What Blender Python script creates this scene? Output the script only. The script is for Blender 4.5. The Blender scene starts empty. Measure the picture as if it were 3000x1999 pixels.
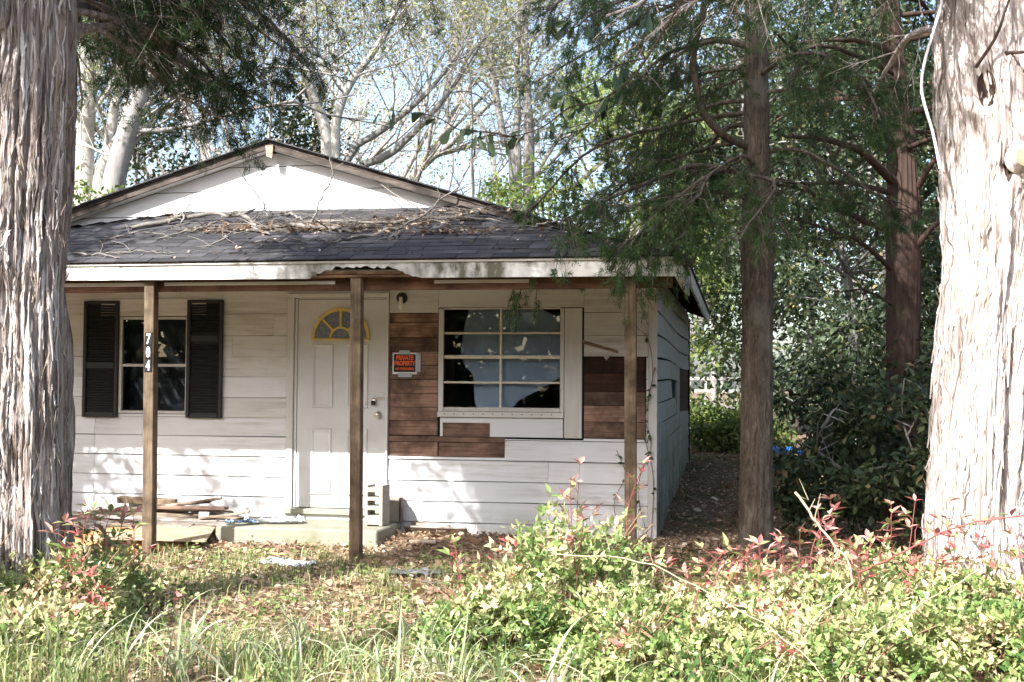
import bpy, math, random
import numpy as np
from mathutils import Vector, Matrix

random.seed(4)
rng = np.random.default_rng(11)
S = bpy.context.scene
COL = S.collection

# ---------------------------------------------------------------- camera
CAM_POS = (0.773, -11.383, 1.48)
YAW, PITCH, ROLL = math.radians(10.6), math.radians(2.17), 0.007
fw = Vector((-math.sin(YAW) * math.cos(PITCH), math.cos(YAW) * math.cos(PITCH), math.sin(PITCH)))
r0 = Vector((math.cos(YAW), math.sin(YAW), 0.0))
u0 = r0.cross(fw)
rt = r0 * math.cos(ROLL) + u0 * math.sin(ROLL)
up = u0 * math.cos(ROLL) - r0 * math.sin(ROLL)
cd = bpy.data.cameras.new('camera')
cd.sensor_width = 36.0
cd.lens = 36.0 * 3562.0 / 3000.0
cd.clip_start, cd.clip_end = 0.05, 900.0
cam = bpy.data.objects.new('camera', cd)
cam.matrix_world = Matrix(((rt.x, up.x, -fw.x, CAM_POS[0]), (rt.y, up.y, -fw.y, CAM_POS[1]), (rt.z, up.z, -fw.z, CAM_POS[2]), (0, 0, 0, 1)))
COL.objects.link(cam)
S.camera = cam

# ---------------------------------------------------------------- sky, sun, exposure
LIGHT = Vector((0.5, 1.0, -0.9)).normalized()          # the way the sunlight travels
ELEV = math.asin(-LIGHT.z)
W = bpy.data.worlds.new('World')
S.world = W
W.use_nodes = True
wn = W.node_tree
sky = wn.nodes.new('ShaderNodeTexSky')
sky.sky_type = 'NISHITA'
sky.sun_disc = False
sky.sun_elevation = ELEV
sky.sun_rotation = math.atan2(-LIGHT.x, -LIGHT.y)
sky.air_density, sky.dust_density, sky.ozone_density = 1.0, 3.0, 1.0
bg = wn.nodes['Background']
wn.links.new(sky.outputs[0], bg.inputs[0])
bg.inputs[1].default_value = 0.15
sl = bpy.data.lights.new('sun', 'SUN')
sl.energy = 5.0
sl.angle = math.radians(0.55)
sl.color = (1.0, 0.985, 0.97)
sun = bpy.data.objects.new('sun', sl)
sun.rotation_euler = LIGHT.to_track_quat('-Z', 'Y').to_euler()
sun.location = (-10, -20, 20)
COL.objects.link(sun)
S.view_settings.view_transform = 'Standard'
S.view_settings.look = 'None'
S.view_settings.gamma = 1.0
S.view_settings.use_curve_mapping = False
S.view_settings.exposure = 1.5
S.cycles.use_denoising = True
S.cycles.denoiser = 'OPENIMAGEDENOISE'
S.cycles.denoising_input_passes = 'RGB_ALBEDO_NORMAL'
S.cycles.denoising_prefilter = 'ACCURATE'
S.cycles.max_bounces = 8
S.cycles.diffuse_bounces = 4
S.cycles.transparent_max_bounces = 8
S.cycles.caustics_reflective = S.cycles.caustics_refractive = False

# ---------------------------------------------------------------- numeric helpers
def _hash(i, j, k, seed):
    h = (i.astype(np.int64) * 374761393 + j.astype(np.int64) * 668265263 + k.astype(np.int64) * 2147483647 + seed * 974711) & 0xffffffff
    h = ((h ^ (h >> 13)) * 1274126177) & 0xffffffff
    return ((h ^ (h >> 16)) & 0xffff) / 65535.0

def vnoise(p, seed=0):
    p = np.asarray(p, float)
    f = np.floor(p)
    t = p - f
    t = t * t * (3 - 2 * t)
    i, j, k = f[..., 0], f[..., 1], f[..., 2]
    r = 0
    for a in (0, 1):
        for b in (0, 1):
            for c in (0, 1):
                w = (t[..., 0] if a else 1 - t[..., 0]) * (t[..., 1] if b else 1 - t[..., 1]) * (t[..., 2] if c else 1 - t[..., 2])
                r = r + w * _hash(i + a, j + b, k + c, seed)
    return r

def fbm(p, octv=3, seed=0):
    p = np.asarray(p, float)
    a, s, r = 0.5, 1.0, 0.0
    for o in range(octv):
        r = r + a * vnoise(p * s, seed + o)
        a *= 0.5
        s *= 2.03
    return r / (1 - 0.5 ** octv)

def sstep(a, b, x):
    t = np.clip((np.asarray(x, float) - a) / (b - a), 0, 1)
    return t * t * (3 - 2 * t)

def gz(x, y):
    """height of the ground"""
    x = np.asarray(x, float)
    y = np.asarray(y, float)
    z = 0.075 * sstep(-1.6, -0.3, y) + 0.05 * np.clip(y - 1.0, 0, 11.0)
    q = np.stack([x * 0.9, y * 0.9, np.zeros_like(x)], -1)
    z = z + 0.05 * (fbm(q, 3, 5) - 0.5) * sstep(1.0, 5.0, np.abs(y + 1.0) + 1.0)
    return z

def norm(v):
    v = np.asarray(v, float)
    return v / np.maximum(np.linalg.norm(v, axis=-1, keepdims=True), 1e-9)

def mesh_big(name, v, f, tint=None, smooth=False):
    """mesh from numpy arrays; f is (n,3) or (n,4)"""
    v = np.ascontiguousarray(v, dtype=np.float32)
    f = np.ascontiguousarray(f, dtype=np.int32)
    m = bpy.data.meshes.new(name)
    n, k = f.shape
    m.vertices.add(len(v))
    m.vertices.foreach_set('co', v.ravel())
    m.loops.add(n * k)
    m.loops.foreach_set('vertex_index', f.ravel())
    m.polygons.add(n)
    m.polygons.foreach_set('loop_start', np.arange(0, n * k, k, dtype=np.int32))
    if smooth:
        m.polygons.foreach_set('use_smooth', np.ones(n, dtype=bool))
    if tint is not None:
        a = m.attributes.new('tint', 'FLOAT', 'POINT')
        a.data.foreach_set('value', np.ascontiguousarray(tint, dtype=np.float32))
    m.update(calc_edges=True)
    m.validate()
    return m

class Acc:
    """collects quads or triangles of one kind"""
    def __init__(self):
        self.v, self.f, self.t, self.n = [], [], [], 0
    def add(self, v, f, t=None):
        self.v.append(v)
        self.f.append(f + self.n)
        if t is not None:
            self.t.append(t)
        self.n += len(v)
    def mesh(self, name, smooth=False):
        return mesh_big(name, np.concatenate(self.v), np.concatenate(self.f), np.concatenate(self.t) if self.t else None, smooth)

def tube(pts, rad, n=6):
    pts = np.asarray(pts, float)
    rad = np.broadcast_to(np.asarray(rad, float), (len(pts),))
    t = norm(np.gradient(pts, axis=0))
    ref = np.array([0.0, 0.0, 1.0]) if abs(t[:, 2].mean()) < 0.8 else np.array([1.0, 0.0, 0.0])
    b1 = norm(np.cross(t, ref))
    b2 = np.cross(t, b1)
    a = np.linspace(0, 2 * math.pi, n, endpoint=False)
    ring = np.cos(a)[None, :, None] * b1[:, None, :] + np.sin(a)[None, :, None] * b2[:, None, :]
    v = (pts[:, None, :] + rad[:, None, None] * ring).reshape(-1, 3)
    m = len(pts)
    i = np.arange(m - 1)[:, None] * n
    j = np.arange(n)[None, :]
    k = (j + 1) % n
    f = np.stack([i + j, i + k, i + n + k, i + n + j], -1).reshape(-1, 4)
    return v, f

def spline(pts, n):
    """smooth curve through the points, n samples"""
    p = np.asarray(pts, float)
    p = np.vstack([2 * p[0] - p[1], p, 2 * p[-1] - p[-2]])
    m = len(p) - 3
    u = np.linspace(0, m - 1e-6, n)
    i = u.astype(int)
    t = (u - i)[:, None]
    a, b, c, d = p[i], p[i + 1], p[i + 2], p[i + 3]
    return 0.5 * (2 * b + (c - a) * t + (2 * a - 5 * b + 4 * c - d) * t ** 2 + (3 * b - a - 3 * c + d) * t ** 3)

LANCE = (np.array([[0, 0, 0], [0.38, 0.23, 0.07], [0.38, -0.23, 0.07], [0.45, 0, -0.02], [1, 0, -0.06]]), np.array([[0, 3, 1], [0, 2, 3], [1, 3, 4], [3, 2, 4]]))
RHOMB = (np.array([[0, 0, 0], [0.45, 0.26, 0.05], [1, 0, -0.05], [0.45, -0.26, 0.05]]), np.array([[0, 2, 1], [0, 3, 2]]))
OVAL = (np.array([[0, 0, 0], [0.3, 0.3, 0.04], [0.75, 0.24, 0.02], [1, 0, -0.08], [0.75, -0.24, 0.02], [0.3, -0.3, 0.04]]), np.array([[0, 3, 1], [1, 3, 2], [0, 5, 3], [5, 4, 3]]))
NEEDLE = (np.array([[0, 0.5, 0], [0, -0.5, 0], [1, 0, 0]]), np.array([[0, 1, 2]]))

def scatter(tpl, pos, direc, size, tint=None, width=None, upish=0.0):
    """copies of a small template laid at pos, pointing along direc"""
    tv, tf = tpl
    n = len(pos)
    d = norm(direc)
    r = rng.normal(size=(n, 3))
    r[:, 2] += upish
    b = norm(np.cross(r, d))
    c = np.cross(d, b)
    size = np.broadcast_to(np.asarray(size, float), (n,))
    w = size if width is None else np.broadcast_to(np.asarray(width, float), (n,))
    v = pos[:, None, :] + size[:, None, None] * tv[None, :, 0:1] * d[:, None, :] + w[:, None, None] * (tv[None, :, 1:2] * b[:, None, :] + tv[None, :, 2:3] * c[:, None, :])
    f = tf[None] + (np.arange(n) * len(tv))[:, None, None]
    t = None if tint is None else np.repeat(tint, len(tv))
    return v.reshape(-1, 3), f.reshape(-1, tf.shape[1]), t

# ---------------------------------------------------------------- objects
def tag(o, label=None, cat=None, group=None, kind=None):
    if label: o['label'] = label
    if cat: o['category'] = cat
    if group: o['group'] = group
    if kind: o['kind'] = kind
    return o

def link(name, mesh, m=None, parent=None, kind=None):
    o = bpy.data.objects.new(name, mesh)
    COL.objects.link(o)
    if m is not None and mesh is not None and not mesh.materials:
        mesh.materials.append(m)
    if parent is not None:
        o.parent = parent
    if kind:
        o['kind'] = kind
    return o

def thing(name, label, cat, loc=(0, 0, 0), rotz=0.0, group=None):
    o = bpy.data.objects.new(name, None)
    o.empty_display_size = 0.1
    o.location = loc
    o.rotation_euler = (0, 0, rotz)
    COL.objects.link(o)
    return tag(o, label, cat, group)

def pydata(name, v, f, m, parent=None, smooth=False):
    me = bpy.data.meshes.new(name)
    me.from_pydata([tuple(map(float, p)) for p in v], [], [tuple(map(int, q)) for q in f])
    if smooth:
        for p in me.polygons:
            p.use_smooth = True
    me.update()
    return link(name, me, m, parent)

def cham(x0, x1, y0, y1, z0, z1, b=0.003):
    """verts and faces of a box with chamfered edges"""
    b = min(b, (x1 - x0) * 0.3, (y1 - y0) * 0.3, (z1 - z0) * 0.3)
    xs, ys, zs = (x0, x1), (y0, y1), (z0, z1)
    v, idx = [], {}
    for i in (0, 1):
        for j in (0, 1):
            for k in (0, 1):
                sx, sy, sz = (b, -b)[i], (b, -b)[j], (b, -b)[k]
                idx[i, j, k, 0] = len(v); v.append((xs[i], ys[j] + sy, zs[k] + sz))
                idx[i, j, k, 1] = len(v); v.append((xs[i] + sx, ys[j], zs[k] + sz))
                idx[i, j, k, 2] = len(v); v.append((xs[i] + sx, ys[j] + sy, zs[k]))
    f = []
    c = np.array([(x0 + x1) / 2, (y0 + y1) / 2, (z0 + z1) / 2])
    def face(ids):
        p = np.array([v[q] for q in ids])
        nrm = np.cross(p[1] - p[0], p[2] - p[0])
        f.append(ids if np.dot(nrm, p.mean(0) - c) > 0 else ids[::-1])
    for i in (0, 1):
        face([idx[i, 0, 0, 0], idx[i, 1, 0, 0], idx[i, 1, 1, 0], idx[i, 0, 1, 0]])
        face([idx[0, i, 0, 1], idx[1, i, 0, 1], idx[1, i, 1, 1], idx[0, i, 1, 1]])
        face([idx[0, 0, i, 2], idx[1, 0, i, 2], idx[1, 1, i, 2], idx[0, 1, i, 2]])
    for a in (0, 1):
        for e in (0, 1):
            face([idx[0, a, e, 1], idx[1, a, e, 1], idx[1, a, e, 2], idx[0, a, e, 2]])
            face([idx[a, 0, e, 0], idx[a, 1, e, 0], idx[a, 1, e, 2], idx[a, 0, e, 2]])
            face([idx[a, e, 0, 0], idx[a, e, 1, 0], idx[a, e, 1, 1], idx[a, e, 0, 1]])
    for key in [(i, j, k) for i in (0, 1) for j in (0, 1) for k in (0, 1)]:
        face([idx[key + (0,)], idx[key + (1,)], idx[key + (2,)]])
    return v, f

def box(name, x0, x1, y0, y1, z0, z1, m, parent=None, b=0.003):
    v, f = cham(x0, x1, y0, y1, z0, z1, b)
    return pydata(name, v, f, m, parent)

def prism(name, poly, axis, a0, a1, m, parent=None):
    """polygon given in the two other axes, extruded along axis from a0 to a1"""
    n = len(poly)
    def put(q, a):
        return (a, q[0], q[1]) if axis == 0 else ((q[0], a, q[1]) if axis == 1 else (q[0], q[1], a))
    v = [put(q, a0) for q in poly] + [put(q, a1) for q in poly]
    area = sum(poly[i][0] * poly[(i + 1) % n][1] - poly[(i + 1) % n][0] * poly[i][1] for i in range(n))
    ccw = (area > 0) != (axis == 1)
    f = [list(range(n))[::-1], list(range(n, 2 * n))] if ccw else [list(range(n)), list(range(n, 2 * n))[::-1]]
    for i in range(n):
        j = (i + 1) % n
        f.append([i, j, n + j, n + i] if ccw else [j, i, n + i, n + j])
    return pydata(name, v, f, m, parent)
# ---------------------------------------------------------------- materials
class MT:
    def __init__(self, name):
        self.m = bpy.data.materials.new(name)
        self.m.use_nodes = True
        self.t = self.m.node_tree
        self.p = self.t.nodes['Principled BSDF']
        self.out = self.t.nodes['Material Output']
    def n(self, typ, **kw):
        x = self.t.nodes.new('ShaderNode' + typ)
        for k, v in kw.items():
            setattr(x, k, v)
        return x
    def l(self, a, b):
        self.t.links.new(a, b)
    def coord(self, scale=(1, 1, 1), rand=True, src='Object'):
        tc = self.n('TexCoord')
        mp = self.n('Mapping')
        mp.inputs['Scale'].default_value = scale
        self.l(tc.outputs[src], mp.inputs['Vector'])
        if rand:
            oi = self.n('ObjectInfo')
            mu = self.n('Math', operation='MULTIPLY')
            mu.inputs[1].default_value = 37.0
            self.l(oi.outputs['Random'], mu.inputs[0])
            self.l(mu.outputs[0], mp.inputs['Location'])
        return mp.outputs[0]
    def noise(self, vec, scale=5.0, detail=4.0, rough=0.6, dist=0.0):
        x = self.n('TexNoise')
        x.inputs['Scale'].default_value = scale
        x.inputs['Detail'].default_value = detail
        x.inputs['Roughness'].default_value = rough
        x.inputs['Distortion'].default_value = dist
        self.l(vec, x.inputs['Vector'])
        return x.outputs['Fac']
    def ramp(self, fac, stops, interp='LINEAR'):
        x = self.n('ValToRGB')
        x.color_ramp.interpolation = interp
        e = x.color_ramp.elements
        e[0].position, e[0].color = stops[0][0], tuple(stops[0][1]) + (1,)
        e[1].position, e[1].color = stops[-1][0], tuple(stops[-1][1]) + (1,)
        for s, c in stops[1:-1]:
            q = e.new(s)
            q.color = tuple(c) + (1,)
        self.l(fac, x.inputs['Fac'])
        return x.outputs['Color']
    def mix(self, fac, a, b, mode='MIX'):
        x = self.n('MixRGB', blend_type=mode)
        for s, q in ((0, fac), (1, a), (2, b)):
            if isinstance(q, (int, float)):
                x.inputs[s].default_value = q
            elif isinstance(q, tuple):
                x.inputs[s].default_value = q + (1,)
            else:
                self.l(q, x.inputs[s])
        return x.outputs[0]
    def math(self, op, a, b=0.0, clamp=False):
        x = self.n('Math', operation=op, use_clamp=clamp)
        for s, q in ((0, a), (1, b)):
            if isinstance(q, (int, float)):
                x.inputs[s].default_value = q
            else:
                self.l(q, x.inputs[s])
        return x.outputs[0]
    def bump(self, h, strength=0.3, dist=0.01):
        x = self.n('Bump')
        x.inputs['Strength'].default_value = strength
        x.inputs['Distance'].default_value = dist
        self.l(h, x.inputs['Height'])
        self.l(x.outputs[0], self.p.inputs['Normal'])
    def done(self, col, rough=0.7, spec=0.3):
        if isinstance(col, tuple):
            self.p.inputs['Base Color'].default_value = col + (1,)
        else:
            self.l(col, self.p.inputs['Base Color'])
        self.p.inputs['Roughness'].default_value = rough
        self.p.inputs['Specular IOR Level'].default_value = spec
        return self.m
    def randval(self, lo, hi):
        oi = self.n('ObjectInfo')
        mr = self.n('MapRange')
        mr.inputs['To Min'].default_value, mr.inputs['To Max'].default_value = lo, hi
        self.l(oi.outputs['Random'], mr.inputs['Value'])
        return mr.outputs[0]

def wood(name, dark, light, grain=(3, 60, 60), rough=0.75, knots=True, rnd=(0.75, 1.2)):
    t = MT(name)
    v = t.coord(grain)
    a = t.noise(v, 1.0, 5, 0.65, 0.6)
    c = t.ramp(a, [(0.28, dark), (0.72, light)])
    if knots:
        k = t.noise(t.coord((4, 4, 4)), 1.0, 3, 0.6)
        c = t.mix(t.ramp(k, [(0.35, (1, 1, 1)), (0.62, (0, 0, 0))]), c, tuple(x * 0.62 for x in dark))
    h = t.n('HueSaturation')
    t.l(c, h.inputs['Color'])
    t.l(t.randval(*rnd), h.inputs['Value'])
    t.bump(a, 0.35, 0.006)
    return t.done(h.outputs[0], rough, 0.25)

def paint(name, base, dirt, amount=0.5, grain=(2.0, 40, 30), low=None, rnd=(0.92, 1.04), fine=0.3):
    """flaking house paint with streaks of dirt; low = colour of the splash stain near the ground"""
    t = MT(name)
    v = t.coord(grain)
    a = t.noise(v, 1.0, 6, 0.65)
    b = t.noise(t.coord((1.3, 1.3, 2.2)), 1.0, 4, 0.55)
    f = t.math('MULTIPLY', t.ramp(a, [(0.35, (0, 0, 0)), (0.75, (1, 1, 1))]), t.ramp(b, [(0.36, (0, 0, 0)), (0.68, (1, 1, 1))]))
    c = t.mix(t.math('MULTIPLY', f, amount, True), base, dirt)
    g = t.noise(t.coord((60, 60, 60)), 1.0, 3, 0.6)
    c = t.mix(t.ramp(g, [(0.68, (0, 0, 0)), (0.74, (fine, fine, fine))]), c, tuple(x * 0.55 for x in dirt))
    if low is not None:
        tc = t.n('TexCoord')
        sp = t.n('SeparateXYZ')
        t.l(tc.outputs['Object'], sp.inputs[0])
        mr = t.n('MapRange')
        mr.inputs['From Min'].default_value, mr.inputs['From Max'].default_value = low[1], low[2]
        mr.inputs['To Min'].default_value, mr.inputs['To Max'].default_value = 1.0, 0.0
        t.l(sp.outputs['Z'], mr.inputs['Value'])
        n2 = t.noise(t.coord((2.2, 2.2, 1.6), False), 1.0, 5, 0.65)
        k = t.math('MULTIPLY', mr.outputs[0], t.ramp(n2, [(0.38, (0, 0, 0)), (0.6, (1, 1, 1))]), True)
        c = t.mix(k, c, low[0])
    h = t.n('HueSaturation')
    t.l(c, h.inputs['Color'])
    t.l(t.randval(*rnd), h.inputs['Value'])
    t.bump(a, 0.12, 0.004)
    return t.done(h.outputs[0], 0.6, 0.3)

def plain(name, col, rough=0.6, spec=0.3, metal=0.0, var=0.15, sc=12.0):
    t = MT(name)
    a = t.noise(t.coord((sc, sc, sc)), 1.0, 4, 0.6)
    c = t.ramp(a, [(0.3, tuple(x * (1 - var) for x in col)), (0.7, tuple(min(1, x * (1 + var)) for x in col))])
    t.p.inputs['Metallic'].default_value = metal
    t.bump(a, 0.08, 0.003)
    return t.done(c, rough, spec)

def leafmat(name, stops, transl=0.35, rough=0.45, spec=0.35, tcol=None):
    t = MT(name)
    at = t.n('Attribute', attribute_name='tint')
    c = t.ramp(at.outputs['Fac'], stops)
    t.done(c, rough, spec)
    tr = t.n('BsdfTranslucent')
    if tcol is None:
        t.l(c, tr.inputs['Color'])
    else:
        t.l(t.mix(0.5, c, tcol), tr.inputs['Color'])
    ms = t.n('MixShader')
    ms.inputs[0].default_value = transl
    t.l(t.p.outputs[0], ms.inputs[1])
    t.l(tr.outputs[0], ms.inputs[2])
    t.l(ms.outputs[0], t.out.inputs['Surface'])
    return t.m

def oneleaf(name, c1, c2, transl=0.3, rough=0.4):
    """material for leaves that are objects of their own"""
    t = MT(name)
    oi = t.n('ObjectInfo')
    c = t.ramp(oi.outputs['Random'], [(0, c1), (1, c2)])
    n = t.noise(t.coord((60, 60, 60)), 1.0, 3, 0.6)
    c = t.mix(0.25, c, t.ramp(n, [(0.3, (0.2, 0.2, 0.2)), (0.7, (0.9, 0.9, 0.9))]), 'OVERLAY')
    t.done(c, rough, 0.35)
    tr = t.n('BsdfTranslucent')
    t.l(c, tr.inputs['Color'])
    ms = t.n('MixShader')
    ms.inputs[0].default_value = transl
    t.l(t.p.outputs[0], ms.inputs[1])
    t.l(tr.outputs[0], ms.inputs[2])
    t.l(ms.outputs[0], t.out.inputs['Surface'])
    return t.m

def barkmat(name, stops, grain=(22, 22, 1.6), patch=None, rough=0.85):
    t = MT(name)
    a = t.noise(t.coord(grain, False), 1.0, 7, 0.75, 0.9)
    b = t.noise(t.coord((5, 5, 1.6), False), 1.0, 4, 0.6)
    c = t.ramp(t.math('ADD', t.math('MULTIPLY', a, 0.75), t.math('MULTIPLY', b, 0.25)), stops)
    if patch:
        k = t.noise(t.coord((3, 3, 2.2), False), 1.0, 4, 0.6)
        c = t.mix(t.ramp(k, [(0.55, (0, 0, 0)), (0.70, (0.7, 0.7, 0.7))]), c, patch)
    t.bump(a, 0.9, 0.016)
    return t.done(c, rough, 0.15)

M = {}
M['white'] = paint('white_siding_paint', (0.70, 0.71, 0.73), (0.33, 0.30, 0.24), 0.75, low=((0.30, 0.30, 0.24), -0.05, 0.35))
M['tan'] = paint('weathered_siding_paint', (0.63, 0.63, 0.62), (0.32, 0.28, 0.215), 1.1, fine=0.6, rnd=(0.93, 1.04))
M['sidewall'] = paint('shaded_dirty_side_siding_paint', (0.40, 0.395, 0.375), (0.14, 0.14, 0.10), 0.7, grain=(30, 2, 30), low=((0.12, 0.13, 0.07), 0.1, 1.5))  # dirt, plus the side wall's shade put into the base colour
M['gable'] = paint('gable_paint', (0.74, 0.745, 0.76), (0.45, 0.42, 0.36), 0.2)
M['trim'] = paint('trim_paint', (0.61, 0.605, 0.585), (0.34, 0.28, 0.2), 0.5, grain=(25, 25, 2.0))
M['fascia'] = paint('mildewed_fascia_paint', (0.80, 0.80, 0.78), (0.12, 0.115, 0.075), 1.9, grain=(6, 20, 3.0), fine=0.8)
M['door'] = paint('door_paint', (0.64, 0.645, 0.65), (0.36, 0.33, 0.28), 0.6, grain=(3, 3, 3))
M['brown'] = wood('bare_cedar_board', (0.11, 0.066, 0.047), (0.36, 0.225, 0.165), (2.2, 50, 50), rnd=(0.65, 1.4))
M['brown_dark'] = wood('rotten_dark_board', (0.03, 0.013, 0.008), (0.11, 0.05, 0.028), (2.2, 40, 40))
M['header'] = wood('split_header_wood', (0.16, 0.085, 0.045), (0.42, 0.26, 0.15), (2.0, 40, 40))
M['beam'] = wood('beam_wood', (0.11, 0.05, 0.028), (0.25, 0.13, 0.078), (2.0, 40, 40))
M['post'] = wood('post_wood', (0.10, 0.066, 0.038), (0.30, 0.225, 0.15), (45, 45, 2.0))
M['plank'] = wood('old_plank_wood', (0.16, 0.11, 0.07), (0.50, 0.42, 0.33), (2.5, 45, 45), rnd=(0.7, 1.35))
M['oldpaint'] = wood('flaking_painted_board', (0.26, 0.21, 0.17), (0.60, 0.56, 0.52), (2.5, 30, 30), rnd=(0.7, 1.2))
M['plywood'] = wood('plywood', (0.24, 0.17, 0.10), (0.46, 0.37, 0.26), (3, 25, 25), knots=False)
M['rake'] = wood('weathered_rake_board', (0.05, 0.037, 0.03), (0.15, 0.12, 0.10), (3, 3, 30))
M['dark'] = plain('tar_paper', (0.018, 0.017, 0.018), 0.9)
M['inside'] = plain('inside_wallboard', (0.16, 0.14, 0.12), 0.9)
M['shutter'] = plain('black_shutter_plastic', (0.014, 0.013, 0.014), 0.45, 0.4)
M['alu'] = plain('window_aluminium', (0.5, 0.49, 0.46), 0.45, 0.4)
M['cream'] = plain('cream_muntin', (0.62, 0.58, 0.48), 0.5)
M['brass'] = plain('yellowed_fanlight_frame', (0.62, 0.46, 0.14), 0.4, 0.4)
M['metal'] = plain('knob_metal', (0.62, 0.58, 0.5), 0.28, 0.5, 0.9)
M['blackiron'] = plain('dark_metal', (0.03, 0.026, 0.022), 0.5)
M['bulb'] = plain('frosted_bulb', (0.75, 0.72, 0.66), 0.3)
M['concrete'] = paint('concrete', (0.27, 0.26, 0.205), (0.15, 0.155, 0.085), 1.3, grain=(6, 6, 6))
M['block'] = paint('concrete_block', (0.31, 0.285, 0.235), (0.20, 0.175, 0.135), 0.9, grain=(25, 25, 25))
M['signblack'] = plain('sign_black', (0.012, 0.011, 0.012), 0.5)
M['signwhite'] = plain('sign_white', (0.75, 0.76, 0.78), 0.5)
M['orange'] = plain('sign_orange', (0.85, 0.12, 0.02), 0.5, var=0.08)
M['tape'] = plain('grey_tape', (0.38, 0.42, 0.48), 0.35, 0.4)
M['number'] = plain('number_white', (0.82, 0.82, 0.8), 0.4)
M['cord'] = plain('white_cord', (0.82, 0.78, 0.80), 0.5)
M['branch'] = barkmat('dead_branch_bark', [(0.3, (0.07, 0.06, 0.05)), (0.7, (0.27, 0.25, 0.22))], (9, 9, 9))
M['stem'] = plain('shrub_stem', (0.22, 0.13, 0.08), 0.7)
M['redstem'] = plain('red_stem', (0.24, 0.07, 0.06), 0.6)
M['palestem'] = plain('dry_stem', (0.34, 0.28, 0.18), 0.7)
M['sand'] = plain('orange_sand', (0.50, 0.27, 0.12), 0.95, 0.1, sc=30)
M['tarp'] = plain('blue_plastic', (0.02, 0.16, 0.55), 0.35, 0.5)
M['foil'] = plain('crumpled_plastic', (0.62, 0.66, 0.70), 0.25, 0.5)
M['cutwood'] = plain('cut_wood_end', (0.58, 0.46, 0.30), 0.8, var=0.25, sc=25)

t = MT('asphalt_shingle')
a = t.noise(t.coord((160, 160, 160)), 1.0, 2, 0.7)
b = t.noise(t.coord((3, 3, 3)), 1.0, 3, 0.5)
c = t.ramp(a, [(0.3, (0.019, 0.0185, 0.020)), (0.7, (0.068, 0.064, 0.067))])
c = t.mix(t.ramp(b, [(0.4, (0, 0, 0)), (0.7, (0.4, 0.4, 0.4))]), c, (0.10, 0.097, 0.10))
h = t.n('HueSaturation')
t.l(c, h.inputs['Color'])
t.l(t.randval(0.7, 1.35), h.inputs['Value'])
t.bump(a, 0.5, 0.004)
M['shingle'] = t.done(h.outputs[0], 0.9, 0.2)

def glassmat(name, rough=0.0, tint=(0.85, 0.88, 0.9)):
    t = MT(name)
    tr = t.n('BsdfTransparent')
    tr.inputs[0].default_value = tint + (1,)
    gl = t.n('BsdfGlossy')
    gl.inputs['Roughness'].default_value = rough
    nz = t.noise(t.coord((2.5, 2.5, 2.5)), 1.0, 2, 0.5)
    bp = t.n('Bump')
    bp.inputs['Strength'].default_value = 0.015
    bp.inputs['Distance'].default_value = 0.03
    t.l(nz, bp.inputs['Height'])
    t.l(bp.outputs[0], gl.inputs['Normal'])
    fr = t.n('Fresnel')
    fr.inputs[0].default_value = 1.5
    ms = t.n('MixShader')
    t.l(fr.outputs[0], ms.inputs[0])
    t.l(tr.outputs[0], ms.inputs[1])
    t.l(gl.outputs[0], ms.inputs[2])
    t.l(ms.outputs[0], t.out.inputs['Surface'])
    return t.m
M['glass'] = glassmat('window_glass')
M['fanglass'] = plain('pebbled_fanlight_glass', (0.16, 0.19, 0.23), 0.25, 0.5, var=0.35, sc=40)

t = MT('blue_bedsheet')
n1 = t.noise(t.coord((3, 3, 2)), 1.0, 4, 0.6)
t.bump(n1, 0.3, 0.03)
M['sheet'] = t.done(t.ramp(n1, [(0.3, (0.46, 0.56, 0.72)), (0.7, (0.62, 0.70, 0.80))]), 0.8)
t = MT('smoky_plastic_sheet')
n1 = t.noise(t.coord((2, 2, 2)), 1.0, 4, 0.6)
M['plastic'] = t.done(t.ramp(n1, [(0.3, (0.03, 0.03, 0.035)), (0.7, (0.10, 0.10, 0.11))]), 0.25, 0.5)

# ground: bare soil and rotted litter under the loose leaves
t = MT('soil_and_litter')
v = t.coord((1, 1, 1), False)
a = t.noise(v, 14.0, 8, 0.75)
b = t.noise(v, 0.8, 4, 0.6)
c1 = t.ramp(a, [(0.3, (0.06, 0.038, 0.025)), (0.5, (0.19, 0.13, 0.085)), (0.72, (0.42, 0.32, 0.23))])
c2 = t.ramp(a, [(0.3, (0.03, 0.04, 0.012)), (0.7, (0.13, 0.15, 0.05))])
t.bump(a, 0.8, 0.03)
M['ground'] = t.done(t.mix(t.ramp(b, [(0.48, (0, 0, 0)), (0.62, (0.8, 0.8, 0.8))]), c1, c2), 0.95, 0.1)

M['cedarbark'] = barkmat('cedar_bark', [(0.36, (0.05, 0.032, 0.026)), (0.46, (0.21, 0.165, 0.145)), (0.56, (0.40, 0.355, 0.33)), (0.66, (0.66, 0.62, 0.59))], (36, 36, 3.6), (0.30, 0.22, 0.18))
M['palecedar'] = barkmat('bleached_cedar_bark', [(0.35, (0.07, 0.042, 0.035)), (0.44, (0.36, 0.29, 0.26)), (0.53, (0.58, 0.52, 0.49)), (0.64, (0.74, 0.69, 0.67))], (32, 32, 4.0))
M['midbark'] = barkmat('smooth_grey_brown_bark', [(0.36, (0.032, 0.025, 0.020)), (0.5, (0.10, 0.082, 0.065)), (0.66, (0.21, 0.18, 0.15))], (30, 30, 8), (0.18, 0.17, 0.145))
M['redbark'] = barkmat('shaded_reddish_cedar_bark', [(0.3, (0.026, 0.016, 0.012)), (0.7, (0.10, 0.066, 0.052))], (30, 30, 3.0))  # reddish bark colour darkened to include the shade of the wood
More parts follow.
